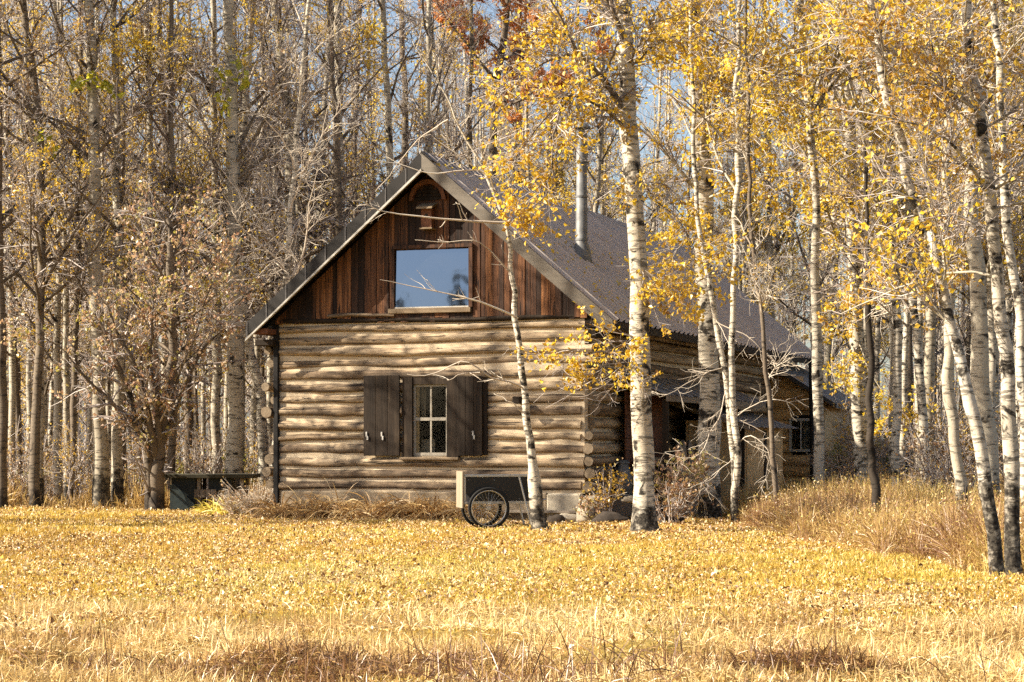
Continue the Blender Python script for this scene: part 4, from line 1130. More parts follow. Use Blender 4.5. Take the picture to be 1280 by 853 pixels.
px_tree('birch_tree', 'birch', 'white birch cut by the right picture edge, dark knot halfway up its stem',
        [(1284, 690), (1282, 620), (1279, 520), (1272, 400), (1262, 300), (1252, 180), (1246, 60), (1242, 0)], D(690), 14, 10, 'birch', 'aspen', 'twig', 'yellow', seed=22,
        top=10, n_limb=20, zlo=3.0, n_twig=300, n_sub=1400, n_leaf=2600, leaf=.055, lfac=.5)
px_tree('aspen_tree', 'aspen', 'broad shaded grey aspen behind the slender birch near the right edge',
        [(1238, 650), (1233, 560), (1226, 460), (1220, 360), (1214, 240), (1210, 100), (1208, 0)], 28.5, 25, 19, 'aspen', 'grey_bark', 'twig', 'amber', seed=23,
        top=13, n_limb=28, zlo=4.5, limb_len=(1.0, 2.6), n_twig=420, n_sub=2000, n_leaf=4200, leaf=.062)
px_tree('aspen_tree', 'aspen', 'slim pale aspen between the dark dead stem and the slender grey-white birch',
        [(1158, 640), (1155, 560), (1150, 480), (1144, 400), (1138, 300), (1130, 200), (1128, 80), (1122, 0)], 33, 13, 9, 'birch', 'aspen', 'twig', 'yellow', seed=24, base=0,
        top=12, n_limb=26, zlo=3.6, n_twig=380, n_sub=1900, n_leaf=5200, leaf=.064)

# left side
px_tree('shrub_tree', 'small tree', 'low forked tree with dusty pink and brown leaves beside the hen coop',
        [(196, 640), (197, 600), (198, 560), (203, 520), (212, 470), (216, 420), (214, 360)], 36.8, 20, 11, 'grey_bark', 'grey_bark', 'twig', 'mixed', seed=31,
        top=5.2, n_limb=24, zlo=2.3, limb_len=(1.2, 2.6), elev=(10, 55), n_twig=380, n_sub=1800, n_leaf=4200, leaf=.074, flare=1.15, clump=.6, exp_boost=1.5, leaf_on_exp=1.1, leaf_zlo=1.2,
        explicit=[([(188, 642, .05), (187, 605, .0), (183, 565, -.1), (170, 530, -.2), (160, 490, -.3), (140, 440, -.5), (120, 400, -.6)], .115), ([(192, 575, 0), (178, 545, -.2), (155, 518, -.4), (120, 485, -.6), (95, 462, -.8)], .07), ([(194, 580, 0), (186, 520, -.3), (172, 470, -.5), (150, 420, -.6), (130, 370, -.7)], .08),
                  ([(198, 565, 0), (195, 500, -.4), (188, 440, -.5), (192, 380, -.6)], .07), ([(200, 560, 0), (222, 500, .2), (245, 450, .3), (270, 420, .4), (300, 400, .4)], .065),
                  ([(120, 485, -.6), (80, 440, -.8), (50, 420, -.9), (20, 400, -1)], .02), ([(203, 520, 0), (240, 430, -.4), (262, 360, -.6), (285, 310, -.7)], .03)])
left_spec = [
    ('broad grey aspen trunk right of the low forked tree, in line with the eave', [(294, 640), (294, 560), (293, 450), (292, 300), (290, 150), (286, 0)], 39.5, 23, 17, 'aspen', 2),
    ('tall slim grey aspen just left of the broad aspen beside the eave', [(270, 640), (270, 500), (271, 350), (268, 150), (266, 0)], 41, 13, 9, 'aspen', 1),
    ('pair-standing broad aspen left of the low forked tree, dark rings at its foot', [(127, 642), (125, 560), (122, 430), (118, 300), (116, 120), (112, 0)], 38.5, 21, 15, 'aspen', 2),
    ('narrower grey aspen close right of the ringed broad aspen', [(147, 642), (147, 540), (148, 400), (146, 200), (142, 0)], 39, 15, 11, 'aspen', 1),
    ('dark grey trunk with rising limbs near the left picture edge', [(44, 642), (46, 520), (50, 400), (52, 260), (46, 120), (28, 0)], 38.6, 13, 10, 'grey_bark', 3),
    ('brown-grey trunk cut by the left picture edge', [(2, 644), (2, 520), (0, 350), (-2, 150), (-4, 0)], 38.2, 13, 10, 'grey_bark', 3),
    ('mottled white birch rising behind the left slope of the roof, thick and forked', [(378, 560), (372, 430), (366, 330), (362, 220), (355, 110), (345, 0)], 42, 21, 15, 'aspen', 0),
    ('straight mottled birch behind the left roof slope, to the right of the forked one', [(430, 560), (428, 400), (426, 280), (424, 140), (422, 0)], 44, 15, 12, 'aspen', 0),
    ('leaning white birch crossing behind the left eave', [(332, 560), (325, 500), (315, 440), (304, 380), (296, 300), (300, 200), (312, 60)], 40.5, 14, 9, 'birch', 0),
    ('grey aspen behind the ridge bearing the russet leaves', [(618, 560), (616, 400), (616, 200), (622, 100), (636, 0)], 49.3, 15, 11, 'grey_bark', 4),
    ('dark stem with yellow leaves well behind the left roof slope', [(505, 560), (503, 300), (506, 150), (502, 0)], 49, 12, 9, 'grey_bark', 1),
    ('thin birch leaning over the left roof slope behind the cabin', [(405, 560), (392, 400), (378, 300), (360, 180), (350, 60)], 43, 11, 7, 'birch', 0),
    ('slim grey aspen standing left of the ringed broad aspen', [(85, 642), (84, 500), (80, 300), (74, 100), (70, 0)], 41, 9, 7, 'aspen', 1),
    ('slim dim aspen between the low forked tree and the broad aspen', [(236, 640), (234, 480), (226, 300), (204, 150), (200, 0)], 43, 11, 9, 'grey_bark', 1)]
for q, (lab, pts, d, w0, w1, bark, lf) in enumerate(left_spec):
    px_tree('aspen_tree' if bark != 'birch' else 'birch_tree', 'aspen' if bark != 'birch' else 'birch', lab, pts, d, w0, w1, bark, 'grey_bark' if bark != 'birch' else 'twig_pale', 'twig', {0: 'amber', 1: 'yellow', 2: 'tan', 3: 'amber', 4: 'russet'}[lf], seed=50 + q,
            top=15 if d > 42 else 13, n_limb=30, zlo=3.2 if lf != 4 else 8.6, limb_len=(1.2, 3.4) if lf != 4 else (2.2, 4.6), elev=(18, 66) if lf != 4 else (5, 50), n_twig=340 if lf != 4 else 420, n_sub=1700 if lf != 4 else 2600, n_leaf={0: 500, 1: 2600, 2: 500, 3: 1500, 4: 15000}[lf], leaf={4: .115}.get(lf, .062), flare=1.2, clump=1.6 if lf != 4 else .8)

# the forest: a few grown trees, then copies of each with its parts
kinds = [  # name, category, look, bark, limb, twig, leaf, leaves, radius
    ('aspen_tree', 'aspen', 'bare grey aspen', 'aspen', 'grey_bark', 'twig', 'tan', 200, .095),
    ('aspen_tree', 'aspen', 'bare slim brown-grey aspen', 'grey_bark', 'grey_bark', 'twig', 'tan', 150, .08),
    ('aspen_tree', 'aspen', 'pale aspen with a few tan leaves', 'aspen', 'grey_bark', 'twig', 'tan', 800, .095),
    ('aspen_tree', 'aspen', 'dark-barked aspen with yellow leaves', 'grey_bark', 'twig_dark', 'twig_dark', 'yellow', 2400, .10),
    ('birch_tree', 'birch', 'white birch with yellow leaves', 'birch', 'aspen', 'twig', 'yellow', 2900, .085),
    ('birch_tree', 'birch', 'bare thin white birch', 'birch', 'twig_pale', 'twig_pale', 'yellow', 100, .065),
    ('aspen_tree', 'aspen', 'grey aspen with golden crown', 'aspen', 'grey_bark', 'twig', 'yellow', 3300, .105),
    ('aspen_tree', 'aspen', 'crooked dark young aspen', 'rough_bark', 'twig_dark', 'twig_dark', 'tan', 500, .06),
]
rf = np.random.RandomState(99)
proto_geo = []
for q, kd in enumerate(kinds):
    for v in range(2):
        hgt = rf.uniform(14, 17)
        lean = rf.normal(size=2) * .5 * (2.0 if 'crooked' in kd[2] or 'thin' in kd[2] else 1)
        pts = [(0, 0, 0), (lean[0]*.15 + rf.normal()*.06, lean[1]*.15 + rf.normal()*.06, hgt*.3), (lean[0]*.5 + rf.normal()*.1, lean[1]*.5, hgt*.6), (lean[0], lean[1], hgt)]
        gt, gc = tree_meshes(200 + q*2 + v, pts, kd[8] * rf.uniform(.9, 1.15), .022, n_limb=28, zlo=3.4, limb_len=(.9, 2.8), elev=(18, 68), n_twig=290, n_sub=1250, n_leaf=kd[7], leaf=.066, flare=1.2, clump=2.6, sub_len=(.15, .6))
        t = thing(kd[0], 'x', kd[1])
        gt.build('trunk', [M[kd[3]], M[kd[4]]], t); gc.build('crown', [M[kd[5]], M[kd[6]]], t)
        proto_geo.append((t, kd)); t['_used'] = 0
placed = []
def ok_spot(x, y, gap):
    dx, dy = x - H0[0], y - H0[1]
    u = dx * CA - dy * SA; v = dx * SA + dy * CA
    if -3.8 < u < 5.0 and -3 < v < 17.2: return False
    px = x / y * F + CX
    if y < 38 and px < 1000: return False
    if px > 1000 and y < 33: return False
    return all((x - a) ** 2 + (y - b) ** 2 > gap * gap for a, b in placed)  # keep the trunks apart
for o in list(COL.objects):
    if o.parent is None and o.name.split('.')[0] in ('aspen_tree', 'birch_tree', 'dead_tree', 'shrub_tree') and o['label'] != 'x': placed.append((o.location.x, o.location.y))
zone_w = {  # weights of the kinds in each zone
    'L': [.18, .16, .17, .14, .08, .12, .09, .06], 'B': [.16, .10, .18, .12, .12, .15, .15, .02], 'R': [.10, .08, .10, .10, .28, .14, .19, .01]}
def where(px, d):
    deep = 'deep in the woods' if d > 58 else ('midway in the woods' if d > 46 else 'in the front woods')
    if px < 110: return deep + ' at the far left'
    if px < 215: return deep + ' behind the low forked tree'
    if px < 345: return deep + ' behind the hen coop'
    if px < 540: return deep + ' behind the left roof slope'
    if px < 800: return deep + ' behind the stove pipe'
    if px < 1030: return deep + ' behind the right roof slope'
    if px < 1150: return deep + ' right of the cabin'
    return deep + ' at the far right'
n_for = 0; tries = 0
while n_for < 215 and tries < 20000:
    tries += 1
    d = 38.5 + 42 * rf.rand() ** 1.15
    px = rf.uniform(-60, 1340)
    x = (px - CX) / F * d
    if px > 1000 and rf.rand() < .35: d = rf.uniform(33, 40); x = (px - CX) / F * d
    if not ok_spot(x, d, .85 + (d - 38) * .004): continue
    placed.append((x, d))
    z = 'L' if px < 350 else ('B' if px < 860 else 'R')
    q = rf.choice(8, p=zone_w[z]); v = rf.randint(2)
    if q in (4, 6) and px > 640 or rf.rand() < .0: pass
    t, kd = proto_geo[q * 2 + v]
    lab = kd[2] + ' ' + where(px, d)
    loc = (x, d, tz(x, d) - .03); rz = rf.uniform(0, 6.28); s = rf.uniform(.85, 1.15)
    if not t['_used']:
        t.location = loc; t.rotation_euler = (0, 0, rz); t.scale = (s,) * 3; t['label'] = lab; t['_used'] = 1; t['group'] = lab.replace('aspen', 'aspens', 1).replace('birch', 'birches', 1)
    else:
        dup(t, loc, rz, lab, lab.replace('aspen', 'aspens', 1).replace('birch', 'birches', 1), s)
    n_for += 1
# trees just outside the frame on the sunny side, whose bare crowns dapple the wall
for q, (x, y, k_) in enumerate(((-9.2, 31.0, 0), (-11.8, 29.6, 2), (-10.3, 32.2, 15), (-13.6, 31.0, 3), (-9.0, 30.2, 14), (-10.4, 29.9, 1))):
    t, kd = proto_geo[k_]
    lab = ('bare aspen', 'slim aspen', 'tan-leaved aspen', 'crooked aspen', 'tall aspen', 'grey aspen', 'brown-grey aspen')[q] + ' at the left edge of the lawn, beyond the frame'
    if t['_used']: dup(t, (x, y, tz(x, y)), q * 1.7, lab, None, .95)
    else: t.location = (x, y, tz(x, y)); t['label'] = lab; t['_used'] = 1
for t, kd in proto_geo:
    if not t['_used']:
        for c in list(t.children): bpy.data.objects.remove(c)
        bpy.data.objects.remove(t)
    else: del t['_used']
for o in COL.objects:
    if '_used' in o: del o['_used']

# distant woods: one mass
def far_woods():
    rg = np.random.RandomState(77); g = Geo()
    n = 520
    d = rg.uniform(82, 122, n); px = rg.uniform(-420, 1660, n); x = (px - CX) / F * d
    z0 = terrain(x, d) - .1; h = rg.uniform(11, 19, n)
    t = np.linspace(0, 1, 6)
    path = np.stack([x[:, None] + rg.normal(size=(n, 1)) * .7 * t, d[:, None] + 0 * t, z0[:, None] + h[:, None] * t], -1)
    path[:, 1:-1, :2] += rg.normal(size=(n, 4, 2)) * .1
    rad = rg.uniform(.05, .12, n)[:, None] * np.linspace(1, .25, 6)
    tubes(g, path, rad, 6, 0, rg.rand(n))
    lm, lr, _ = spawn(rg, path, rad, 5700, .2, 1, (1.0, 3.2), (R(30), R(75)), 5, .15, .15, .5, .012, .4)
    tubes(g, lm, lr, 3, 0)
    sb, sr, _ = spawn(rg, lm, lr, 20500, .1, 1, (.5, 1.7), (R(20), R(70)), 4, .18, .08, .7, .008, .5)
    tubes(g, sb, sr, 3, 0)
    C = sb[rg.randint(0, len(sb), 36000), 2] + rg.normal(size=(36000, 3)) * .1
    leaves(g, C, .11, rg, 1)
    # low brush on the forest floor
    bx = rg.uniform(-60, 75, 3000); by = rg.uniform(66, 120, 3000)
    b0 = np.stack([bx, by, terrain(bx, by)], -1)
    dv = norm(rg.normal(size=(3000, 3)) * .5 + [0, 0, 1.0]); L = rg.uniform(.6, 2.2, 3000)
    bp = b0[:, None] + dv[:, None] * (L[:, None] * np.linspace(0, 1, 4))[..., None]
    br = np.full((3000, 4), .010); tubes(g, bp, br, 3, 0)
    o = g.build('distant_woods', [M['twig'], M['amber']])
    tag(o, 'far-off mass of leafless trunks and twigs behind the whole forest', 'woods', kind='stuff')
far_woods()

# ------------------------------------------------------------------ shrubs and undergrowth
def shrub_geo(seed, h, w, n_stem, n_twig, n_leaf, leaf, droop=0.0):
    rg = np.random.RandomState(seed); gs = Geo(); gl = Geo()
    az = rg.uniform(0, 6.28, n_stem); sp = rg.uniform(.1, .5, n_stem) * w
    top = np.stack([np.cos(az) * sp, np.sin(az) * sp, rg.uniform(.6, 1.0, n_stem) * h], -1)
    b = np.stack([np.cos(az), np.sin(az), np.zeros(n_stem)], -1) * .06 * w
    t = np.linspace(0, 1, 6)
    path = b[:, None] + (top - b)[:, None] * np.stack([t ** 1.4, t ** 1.4, t], -1)[None]
    path[:, 1:] += rg.normal(size=(n_stem, 5, 3)) * .02 * h
    rad = np.full((n_stem, 1), .006 + .006 * h) * np.linspace(1, .35, 6)
    tubes(gs, path, rad, 4, 0)
    tw, tr, pi = spawn(rg, path, rad, n_twig, .2, 1, (.15 * h, .5 * h), (R(20), R(70)), 5, .2, .05, .6, .003, .5)
    tubes(gs, tw, tr, 3, 0)
    if n_leaf:
        li = rg.randint(0, n_twig, n_leaf); tt = rg.randint(1, 5, n_leaf)
        C = tw[li, tt] + rg.normal(size=(n_leaf, 3)) * .04
        leaves(gl, C, leaf, rg, 0, 0, np.clip(rg.rand(n_leaf) * .7 + rg.rand(n_twig)[li] * .3, 0, 1))
    return gs, gl
def shrub(name, cat, label, loc, geo, twig, leafm, group=None, rotz=0):
    t = thing(name, label, cat, loc, rotz, group)
    geo[0].build('stem', M[twig], t)
    if geo[1].n: geo[1].build('foliage', M[leafm], t)
    return t
def gp(px, d): x = (px - CX) / F * d; return (x, d, tz(x, d))
shrub('shrub', 'shrub', 'small shrub of red and yellow leaves at the cabin corner', gp(757, 31.5), shrub_geo(1, .85, .8, 9, 110, 360, .055), 'twig', 'amber')
shrub('shrub', 'shrub', 'dusky low shrub growing against the pale corner block', gp(742, 31.3), shrub_geo(2, .45, .6, 8, 80, 200, .05), 'twig_dark', 'mixed')
shrub('shrub', 'shrub', 'dim brownish shrub growing in front of the firewood stack', gp(852, 31.9), shrub_geo(3, 1.1, 1.5, 14, 220, 800, .065), 'twig_dark', 'mixed')
shrub('shrub', 'shrub', 'half-bare brown shrub right of the thick birch foot', gp(838, 30.8), shrub_geo(4, .7, 1.2, 14, 200, 260, .06), 'twig', 'tan')
shrub('shrub', 'shrub', 'grey dried-up bush at the left cabin corner', gp(322, 34.6), shrub_geo(5, .60, 1.3, 60, 700, 500, .035), 'twig_pale', 'tan')
shrub('shrub', 'shrub', 'grey dried-up low bush between the coop and the left cabin corner', gp(296, 34.9), shrub_geo(6, .42, 1.1, 50, 500, 350, .035), 'twig_pale', 'tan')
ru = np.random.RandomState(5)
us = [shrub_geo(40 + q, ru.uniform(1.2, 2.4), ru.uniform(1.0, 1.8), 9, 190, n, .055) for q, n in enumerate((420, 700, 240, 520))]
uproto = None; protos_u = {}
zones = [(-20, 210, 39, 50, 'left of the low forked tree', 20), (225, 345, 39.5, 54, 'behind the hen coop', 14), (1030, 1150, 36, 50, 'right of the cabin', 18), (1150, 1300, 31, 48, 'by the right picture edge', 18)]
looks = [('thin understory shrub with tan leaves', 'tan', 'twig'), ('yellow-green understory shrub', 'green', 'twig_dark'), ('nearly bare understory shrub', 'tan', 'twig'), ('amber-leaved understory shrub', 'amber', 'twig')]
for (a, b, d0, d1, wh, n) in zones:
    for q in range(n):
        k_ = ru.choice(4, p=[.35, .15, .25, .25]); px = ru.uniform(a, b); d = ru.uniform(d0, d1)
        lab = looks[k_][0] + ' in the woods ' + wh; grp = 'understory: ' + lab
        if k_ not in protos_u: protos_u[k_] = shrub('shrub', 'shrub', lab, gp(px, d), us[k_], looks[k_][2], looks[k_][1], grp, ru.uniform(0, 6))
        else: dup(protos_u[k_], gp(px, d), ru.uniform(0, 6.28), lab, grp, ru.uniform(.7, 1.2))

# ribbons: grass blades and strap leaves
def ribbons(g, paths, w, rng, mat=0, rnd=None):
    N, Sp, _ = paths.shape
    d = paths[:, -1] - paths[:, 0]; side = norm(np.cross(d, rng.normal(size=(N, 3))))
    prof = np.sin(np.linspace(.35, np.pi - .05, Sp)) ; prof[0] = max(prof[0], .5)
    off = side[:, None] * (np.asarray(w).reshape(-1, 1) * prof[None] * .5)[..., None]
    V = np.stack([paths - off, paths + off], 2).reshape(-1, 3)
    base = np.arange(N)[:, None] * (Sp * 2); i = np.arange(Sp - 1)[None] * 2
    Fc = np.stack([base + i, base + i + 1, base + i + 3, base + i + 2], -1).reshape(-1, 4)
    r = rng.rand(N) if rnd is None else rnd
    g.add(V, Fc, mat, True, np.repeat(r, Sp - 1))
def strap_clump(seed, n, L, w):
    rg = np.random.RandomState(seed); g = Geo()
    az = rg.uniform(0, 6.28, n); el = rg.uniform(.5, 1.35, n); ln_ = rg.uniform(.6, 1.1, n) * L
    d = np.stack([np.cos(az) * np.cos(el), np.sin(az) * np.cos(el), np.sin(el)], -1)
    p = np.empty((n, 7, 3)); p[:, 0] = rg.normal(size=(n, 3)) * [.06, .06, 0]
    for s in range(1, 7):
        d = norm(d + np.array([0, 0, -.32]) + rg.normal(size=(n, 3)) * .06)
        p[:, s] = p[:, s - 1] + d * (ln_ / 6)[:, None]
        p[:, s, 2] = np.maximum(p[:, s, 2], .012)
    ribbons(g, p, rg.uniform(.6, 1.2, n) * w, rg)
    return g
sc_ = [strap_clump(q, 190, .95, .026) for q in range(3)]
sproto = [None] * 3
rs = np.random.RandomState(8)
pxs = np.linspace(352, 600, 20)
for q, px in enumerate(pxs):
    k_ = q % 3; uu, _ = fw(px, 640, -.45); pp = hw(uu, -.30 - rs.uniform(0, .3), 0)
    lab = 'withered strap-leaved clump along the wall ' + ('left of the shutters' if px < 455 else ('below the window' if px < 560 else 'behind the garden cart'))
    grp = 'withered clumps ' + lab[38:]
    if sproto[k_] is None:
        o = sc_[k_].build('daylily_clump', M['strap']); sproto[k_] = o
    else: o = sproto[k_].copy(); COL.objects.link(o)
    o.location = (pp[0], pp[1], tz(pp[0], pp[1])); o.rotation_euler = (0, 0, rs.uniform(0, 6.28)); s = rs.uniform(.58, .85); o.scale = (s, s, s)
    tag(o, lab, 'withered plant', grp)
for q, (px, d, s) in enumerate(((268, 35.6, .8), (283, 35.2, .9), (258, 35.8, .6))):
    o = strap_clump(30 + q, 110, .6, .03).build('daylily_clump', M['strap_yellow']); o.location = gp(px, d); o.scale = (s, s, s)
    tag(o, ('yellowing strap-leaved clump in front of the grey nest box', 'largest yellowing strap-leaved clump beside the grey bush', 'smallest yellowing strap-leaved clump beside the coop ramp')[q], 'plant')

# lawn grass, fallen leaves, straw, weeds
def vnoise(x, y, seed, f):
    rg = np.random.RandomState(seed); z = 0
    for q in range(7):
        a = rg.uniform(0, 6.28); k = f * rg.uniform(.6, 1.8)
        z = z + np.sin((x * math.cos(a) + y * math.sin(a)) * k + rg.uniform(0, 6.28))
    return z / 7 ** .5
def wedge(rg, n, d0, d1, pad=.05, p=1.0, x0=None, x1=None):
    u = rg.rand(n); d = (d0 ** (p + 1) + u * (d1 ** (p + 1) - d0 ** (p + 1))) ** (1 / (p + 1))
    x = (rg.rand(n) - .5) * 2 * (.2462 + pad) * d
    return x, d
def incabin(x, y):
    dx, dy = x - H0[0], y - H0[1]; u = dx * CA - dy * SA; v = dx * SA + dy * CA
    return (u > -2.8) & (u < 2.9) & (v > -.05)
def blade_set(g, x, y, h, w, rg, lean=.6, Sp=3, tone=None, mat=0, zoff=0):
    n = len(x)
    az = rg.uniform(0, 6.28, n); le = np.abs(rg.normal(size=n)) * lean
    p0 = np.stack([x, y, terrain(x, y) - .01 + zoff], -1)
    d0 = norm(np.stack([np.cos(az) * le, np.sin(az) * le, np.ones(n)], -1))
    P_ = np.empty((n, Sp, 3)); P_[:, 0] = p0; d = d0
    for s in range(1, Sp):
        P_[:, s] = P_[:, s - 1] + d * (h / (Sp - 1))[:, None]
        d = norm(d + np.stack([np.cos(az) * le * .8, np.sin(az) * le * .8, -.35 * le], -1))
    ribbons(g, P_, w, rg, mat, tone)
def lawn_grass():
    rg = np.random.RandomState(41); g = Geo()
    x, y = wedge(rg, 370000, 9.5, 38.6, p=.55)
    k = ~incabin(x, y) ; x, y = x[k], y[k]
    n = len(x); v = vnoise(x, y, 1, .9); v2 = vnoise(x, y, 2, 3.5)
    h = np.clip(.05 + .025 * v2 + .025 * rg.rand(n), .015, .15)
    tone = np.clip(.47 + .17 * v + .16 * vnoise(x, y, 24, .45) + .55 * (rg.rand(n) - .5), 0, 1); h = h * (.38 + .62 * sstep(11.5, 18, y))
    blade_set(g, x, y, h, .004 + .00022 * y + .003 * rg.rand(n), rg, 1.1, 3, tone)
    o = g.build('lawn_grass', M['grass']); tag(o, 'short dry golden grass of the lawn', 'grass', kind='stuff')
lawn_grass()
def litter():
    rg = np.random.RandomState(42); g = Geo()
    x, y = wedge(rg, 280000, 10, 40, p=.9); k = ~incabin(x, y); x, y = x[k], y[k]
    keep = rg.rand(len(x)) < np.clip(.55 + .30 * vnoise(x, y, 3, .7) + .28 * vnoise(x, y, 23, 2.6) - .5 * sstep(14.5, 11.5, y), .08, 1); x, y = x[keep], y[keep]
    n = len(x)
    C = np.stack([x, y, terrain(x, y) + .015 + .05 * rg.rand(n)], -1)
    leaves(g, C, (.013 + .00050 * y) * np.exp(rg.normal(size=n) * .35), rg, 0, .9)
    o = g.build('fallen_leaves', M['litter']); tag(o, 'pale curled leaves fallen all over the lawn', 'leaf litter', kind='stuff')
litter()
def straw():
    rg = np.random.RandomState(43); g = Geo()
    x, y = wedge(rg, 215000, 9.4, 15.5, p=0)
    v = vnoise(x, y * 1.6, 5, 2.4); band = vnoise(x * .45, y * 2.6, 15, 1.5)
    keep = rg.rand(len(x)) < np.clip(.45 + .4 * v + .9 * sstep(14.5, 10.5, y) - .3, 0, 1); x, y, v, band = x[keep], y[keep], v[keep], band[keep]
    n = len(x); h = np.clip(.07 + .03 * v + .09 * rg.rand(n), .03, .19)
    dead = np.clip((band - .35) * 1.6, 0, .55) * sstep(14, 11.5, y)
    tone = np.clip(.58 + .2 * vnoise(x, y, 6, 2.0) + .5 * (rg.rand(n) - .5) - dead, 0, 1)
    blade_set(g, x, y, h, .004 + .003 * rg.rand(n), rg, 2.6, 4, tone)
    # a few tall dead stalks at the very front
    n2 = 300; px = np.concatenate([rg.uniform(540, 860, 200), rg.uniform(0, 1280, 100)]); yy = rg.uniform(9.6, 10.6, n2); xx = (px - CX) / F * yy
    blade_set(g, xx, yy, rg.uniform(.2, .45, n2), np.full(n2, .0055), rg, .7, 6, rg.uniform(-.1, .03, n2))
    o = g.build('rough_straw', M['straw']); tag(o, 'rough matted straw and dead stalks along the front of the lawn', 'dry grass', kind='stuff')
straw()
def weeds():
    rg = np.random.RandomState(44); g = Geo()
    n = 260000
    px = rg.uniform(800, 1320, n); d = rg.uniform(17.5, 47, n)
    bd = np.interp(px, [800, 840, 900, 930, 1000, 1100, 1180, 1240, 1320], [31.0, 31.0, 31.0, 29.5, 25.5, 22.5, 20.2, 18.9, 17.6])
    bd = bd + .5 * np.sin(px * .05) + .3 * np.sin(px * .13)
    x = (px - CX) / F * d
    dx, dy = x - H0[0], d - H0[1]; u = dx * CA - dy * SA; v = dx * SA + dy * CA
    dens = sstep(0, 1.2, d - bd) * np.clip(.75 + .5 * vnoise(x, d, 8, 1.6), .1, 1)
    dens = np.where(px < 900, dens * .30, dens)
    keep = (rg.rand(n) < dens) & ~((u < 4.1) & (v > 0) & (px < 990)); x, d, px, bd = x[keep], d[keep], px[keep], bd[keep]
    n = len(x); tall = sstep(-.2, 2.2, d - bd)
    h = (.14 + .40 * tall) * (.55 + .6 * rg.rand(n)) * np.clip(1 + .30 * vnoise(x, d, 9, 1.3), .45, 1.4)
    h = np.where(px < 910, h * .55, h)
    tone = np.clip(.42 + .22 * vnoise(x, d, 10, 1.1) + .7 * (rg.rand(n) - .5), 0, 1)
    blade_set(g, x, d, h, .003 + .00016 * d + .003 * rg.rand(n), rg, .55, 4, tone)
    i = rg.randint(0, n, 42000)
    C = np.stack([x[i], d[i], terrain(x[i], d[i]) + h[i] * rg.uniform(.3, 1.05, 42000)], -1) + rg.normal(size=(42000, 3)) * [.1, .1, .03]
    leaves(g, C, .032, rg, 0)
    # the strip where the lawn meets the left woods, and grass among the trunks
    n = 15000; px = rg.uniform(-20, 345, n); d = 38.2 + 5 * rg.rand(n) ** 2; x = (px - CX) / F * d
    keep = rg.rand(n) < np.clip(.5 + .5 * vnoise(x, d, 12, 1.8), .05, 1); x, d = x[keep], d[keep]; n = len(x)
    blade_set(g, x, d, rg.uniform(.15, .7, n) * np.clip(.8 + .5 * vnoise(x, d, 13, 2.), .3, 1.4), .012 + .006 * rg.rand(n), rg, .4, 5, np.clip(.4 + .6 * (rg.rand(n) - .4), 0, 1))
    o = g.build('tall_weeds', M['weeds']); tag(o, 'tall reddish-brown dry weeds and grass at the edges of the woods', 'weeds', kind='stuff')
weeds()

def roof_leaves():
    rg = np.random.RandomState(61); g = Geo(); n = 420
    v = np.abs(rg.normal(size=n)) * 4 - .3; u = U0 + 3.05 * rg.rand(n) ** .8
    k = (v < LEN - .2); u, v = u[k], v[k]
    C = np.array([hw(a, b, zroof(a) + .04) for a, b in zip(u, v)])
    leaves(g, C, .075, rg, 0, 1.0)
    o = g.build('roof_leaves', M['yellow']); tag(o, 'yellow leaves fallen on the ribbed metal roof', 'leaf litter', kind='stuff')
roof_leaves()
def mirrored(px, py, t):
    """where a ray from the camera off the gable pane ends after t metres"""
    u, z = fw(px, py, -.04); p = hw(u, -.04, z); d = norm(p - np.array([0, 0, ZC]))
    til = math.atan2(.022, WGZ1 - WGZ0); nl = np.array([-SA * math.cos(til), -CA * math.cos(til), math.sin(til)])
    return p + (d - 2 * (d @ nl) * nl) * t
M['needle'] = leaf_mat('dark_spruce_needle', [(0, (.020, .028, .014)), (.6, (.045, .055, .028)), (1, (.08, .085, .045))], .2)
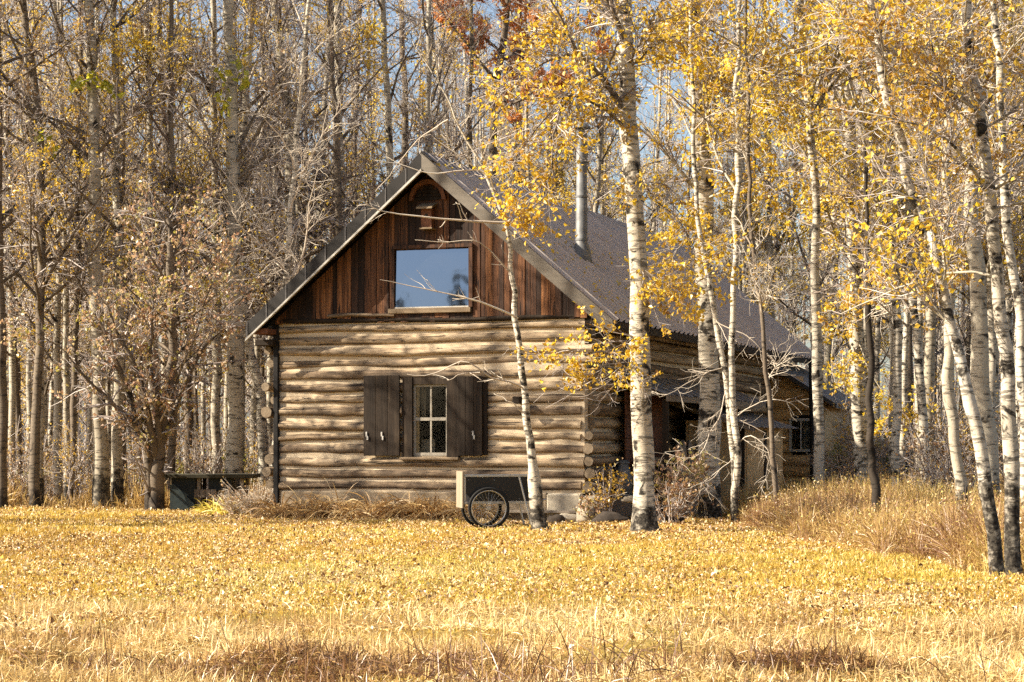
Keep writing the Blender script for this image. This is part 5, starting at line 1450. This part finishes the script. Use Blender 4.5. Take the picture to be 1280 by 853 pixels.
def spruce(px, py, t, seed, label):
    top = mirrored(px, py, t); rg = np.random.RandomState(seed); H = top[2]
    tr = thing('spruce_tree', label, 'spruce', (top[0], top[1], 0.0)); gt = Geo()
    zz = np.linspace(-.2, H, 12); tubes(gt, np.stack([0*zz, 0*zz, zz], -1), np.linspace(.16, .015, 12), 8, 0, .5); gt.build('trunk', M['rough_bark'], tr)
    n = 130; z = H * (.08 + .90 * rg.rand(n)); L = (1 - z / H) * H * .24 * rg.uniform(.7, 1.1, n) + .12; az = rg.uniform(0, 6.28, n); tt = np.linspace(0, 1, 5)
    p = np.stack([np.cos(az)[:, None] * L[:, None] * tt, np.sin(az)[:, None] * L[:, None] * tt, z[:, None] - .35 * L[:, None] * tt ** 1.3], -1)
    gc = Geo(); tubes(gc, p, np.full((n, 5), .018) * np.linspace(1, .3, 5), 4, 0)
    m = 9000; i = rg.randint(0, n, m); f = rg.rand(m); C = p[i, 0] * (1 - f)[:, None] + p[i, 4] * f[:, None] + rg.normal(size=(m, 3)) * [.10, .10, .07]
    leaves(gc, C, .14, rg, 1, 0, aspect=.35); gc.build('crown', [M['rough_bark'], M['needle']], tr)
spruce(574, 343, 62, 1, 'dark spruce mirrored in the blue gable window, taller of the two')
spruce(500, 366, 70, 2, 'smaller dark spruce mirrored low in the blue gable window')

# sprigs of late green leaves still hanging on some trees of the left woods
M['sprig'] = leaf_mat('hanging_green_leaf', [(0, (.30, .32, .02)), (.6, (.52, .50, .03)), (1, (.66, .60, .06))], .6)
def sprig(label_start, pts, d, n, seed):
    t = next(o for o in COL.objects if o.parent is None and str(o.get('label', '')).startswith(label_start))
    rg = np.random.RandomState(seed); o = np.array(t.location)
    q, _ = smooth_path([P(a, b, d) - o for a, b in pts], 9); g = Geo(); tubes(g, q, np.linspace(.008, .003, 9), 4, 0)
    i = rg.randint(1, 9, n); C = q[i] + rg.normal(size=(n, 3)) * .05
    leaves(g, C, .17, rg, 1, 0); s_ = g.build('leafy_sprig', [M['twig'], M['sprig']], t); s_['label'] = 'green leaves still hanging on'
sprig('pair-standing broad', [(112, 92), (118, 102), (128, 104), (142, 116)], 38.2, 26, 1)
sprig('pair-standing broad', [(120, 96), (106, 100), (92, 106)], 38.2, 20, 2)
sprig('dark grey trunk', [(50, 160), (56, 176), (70, 192)], 38.4, 16, 3)
sprig('broad grey aspen trunk', [(280, 80), (276, 98), (282, 132)], 39.2, 26, 4)
sprig('broad grey aspen trunk', [(298, 66), (303, 84), (304, 108)], 39.2, 20, 5)
sprig('slim dim aspen', [(232, 92), (236, 110), (236, 132)], 42.8, 14, 6)
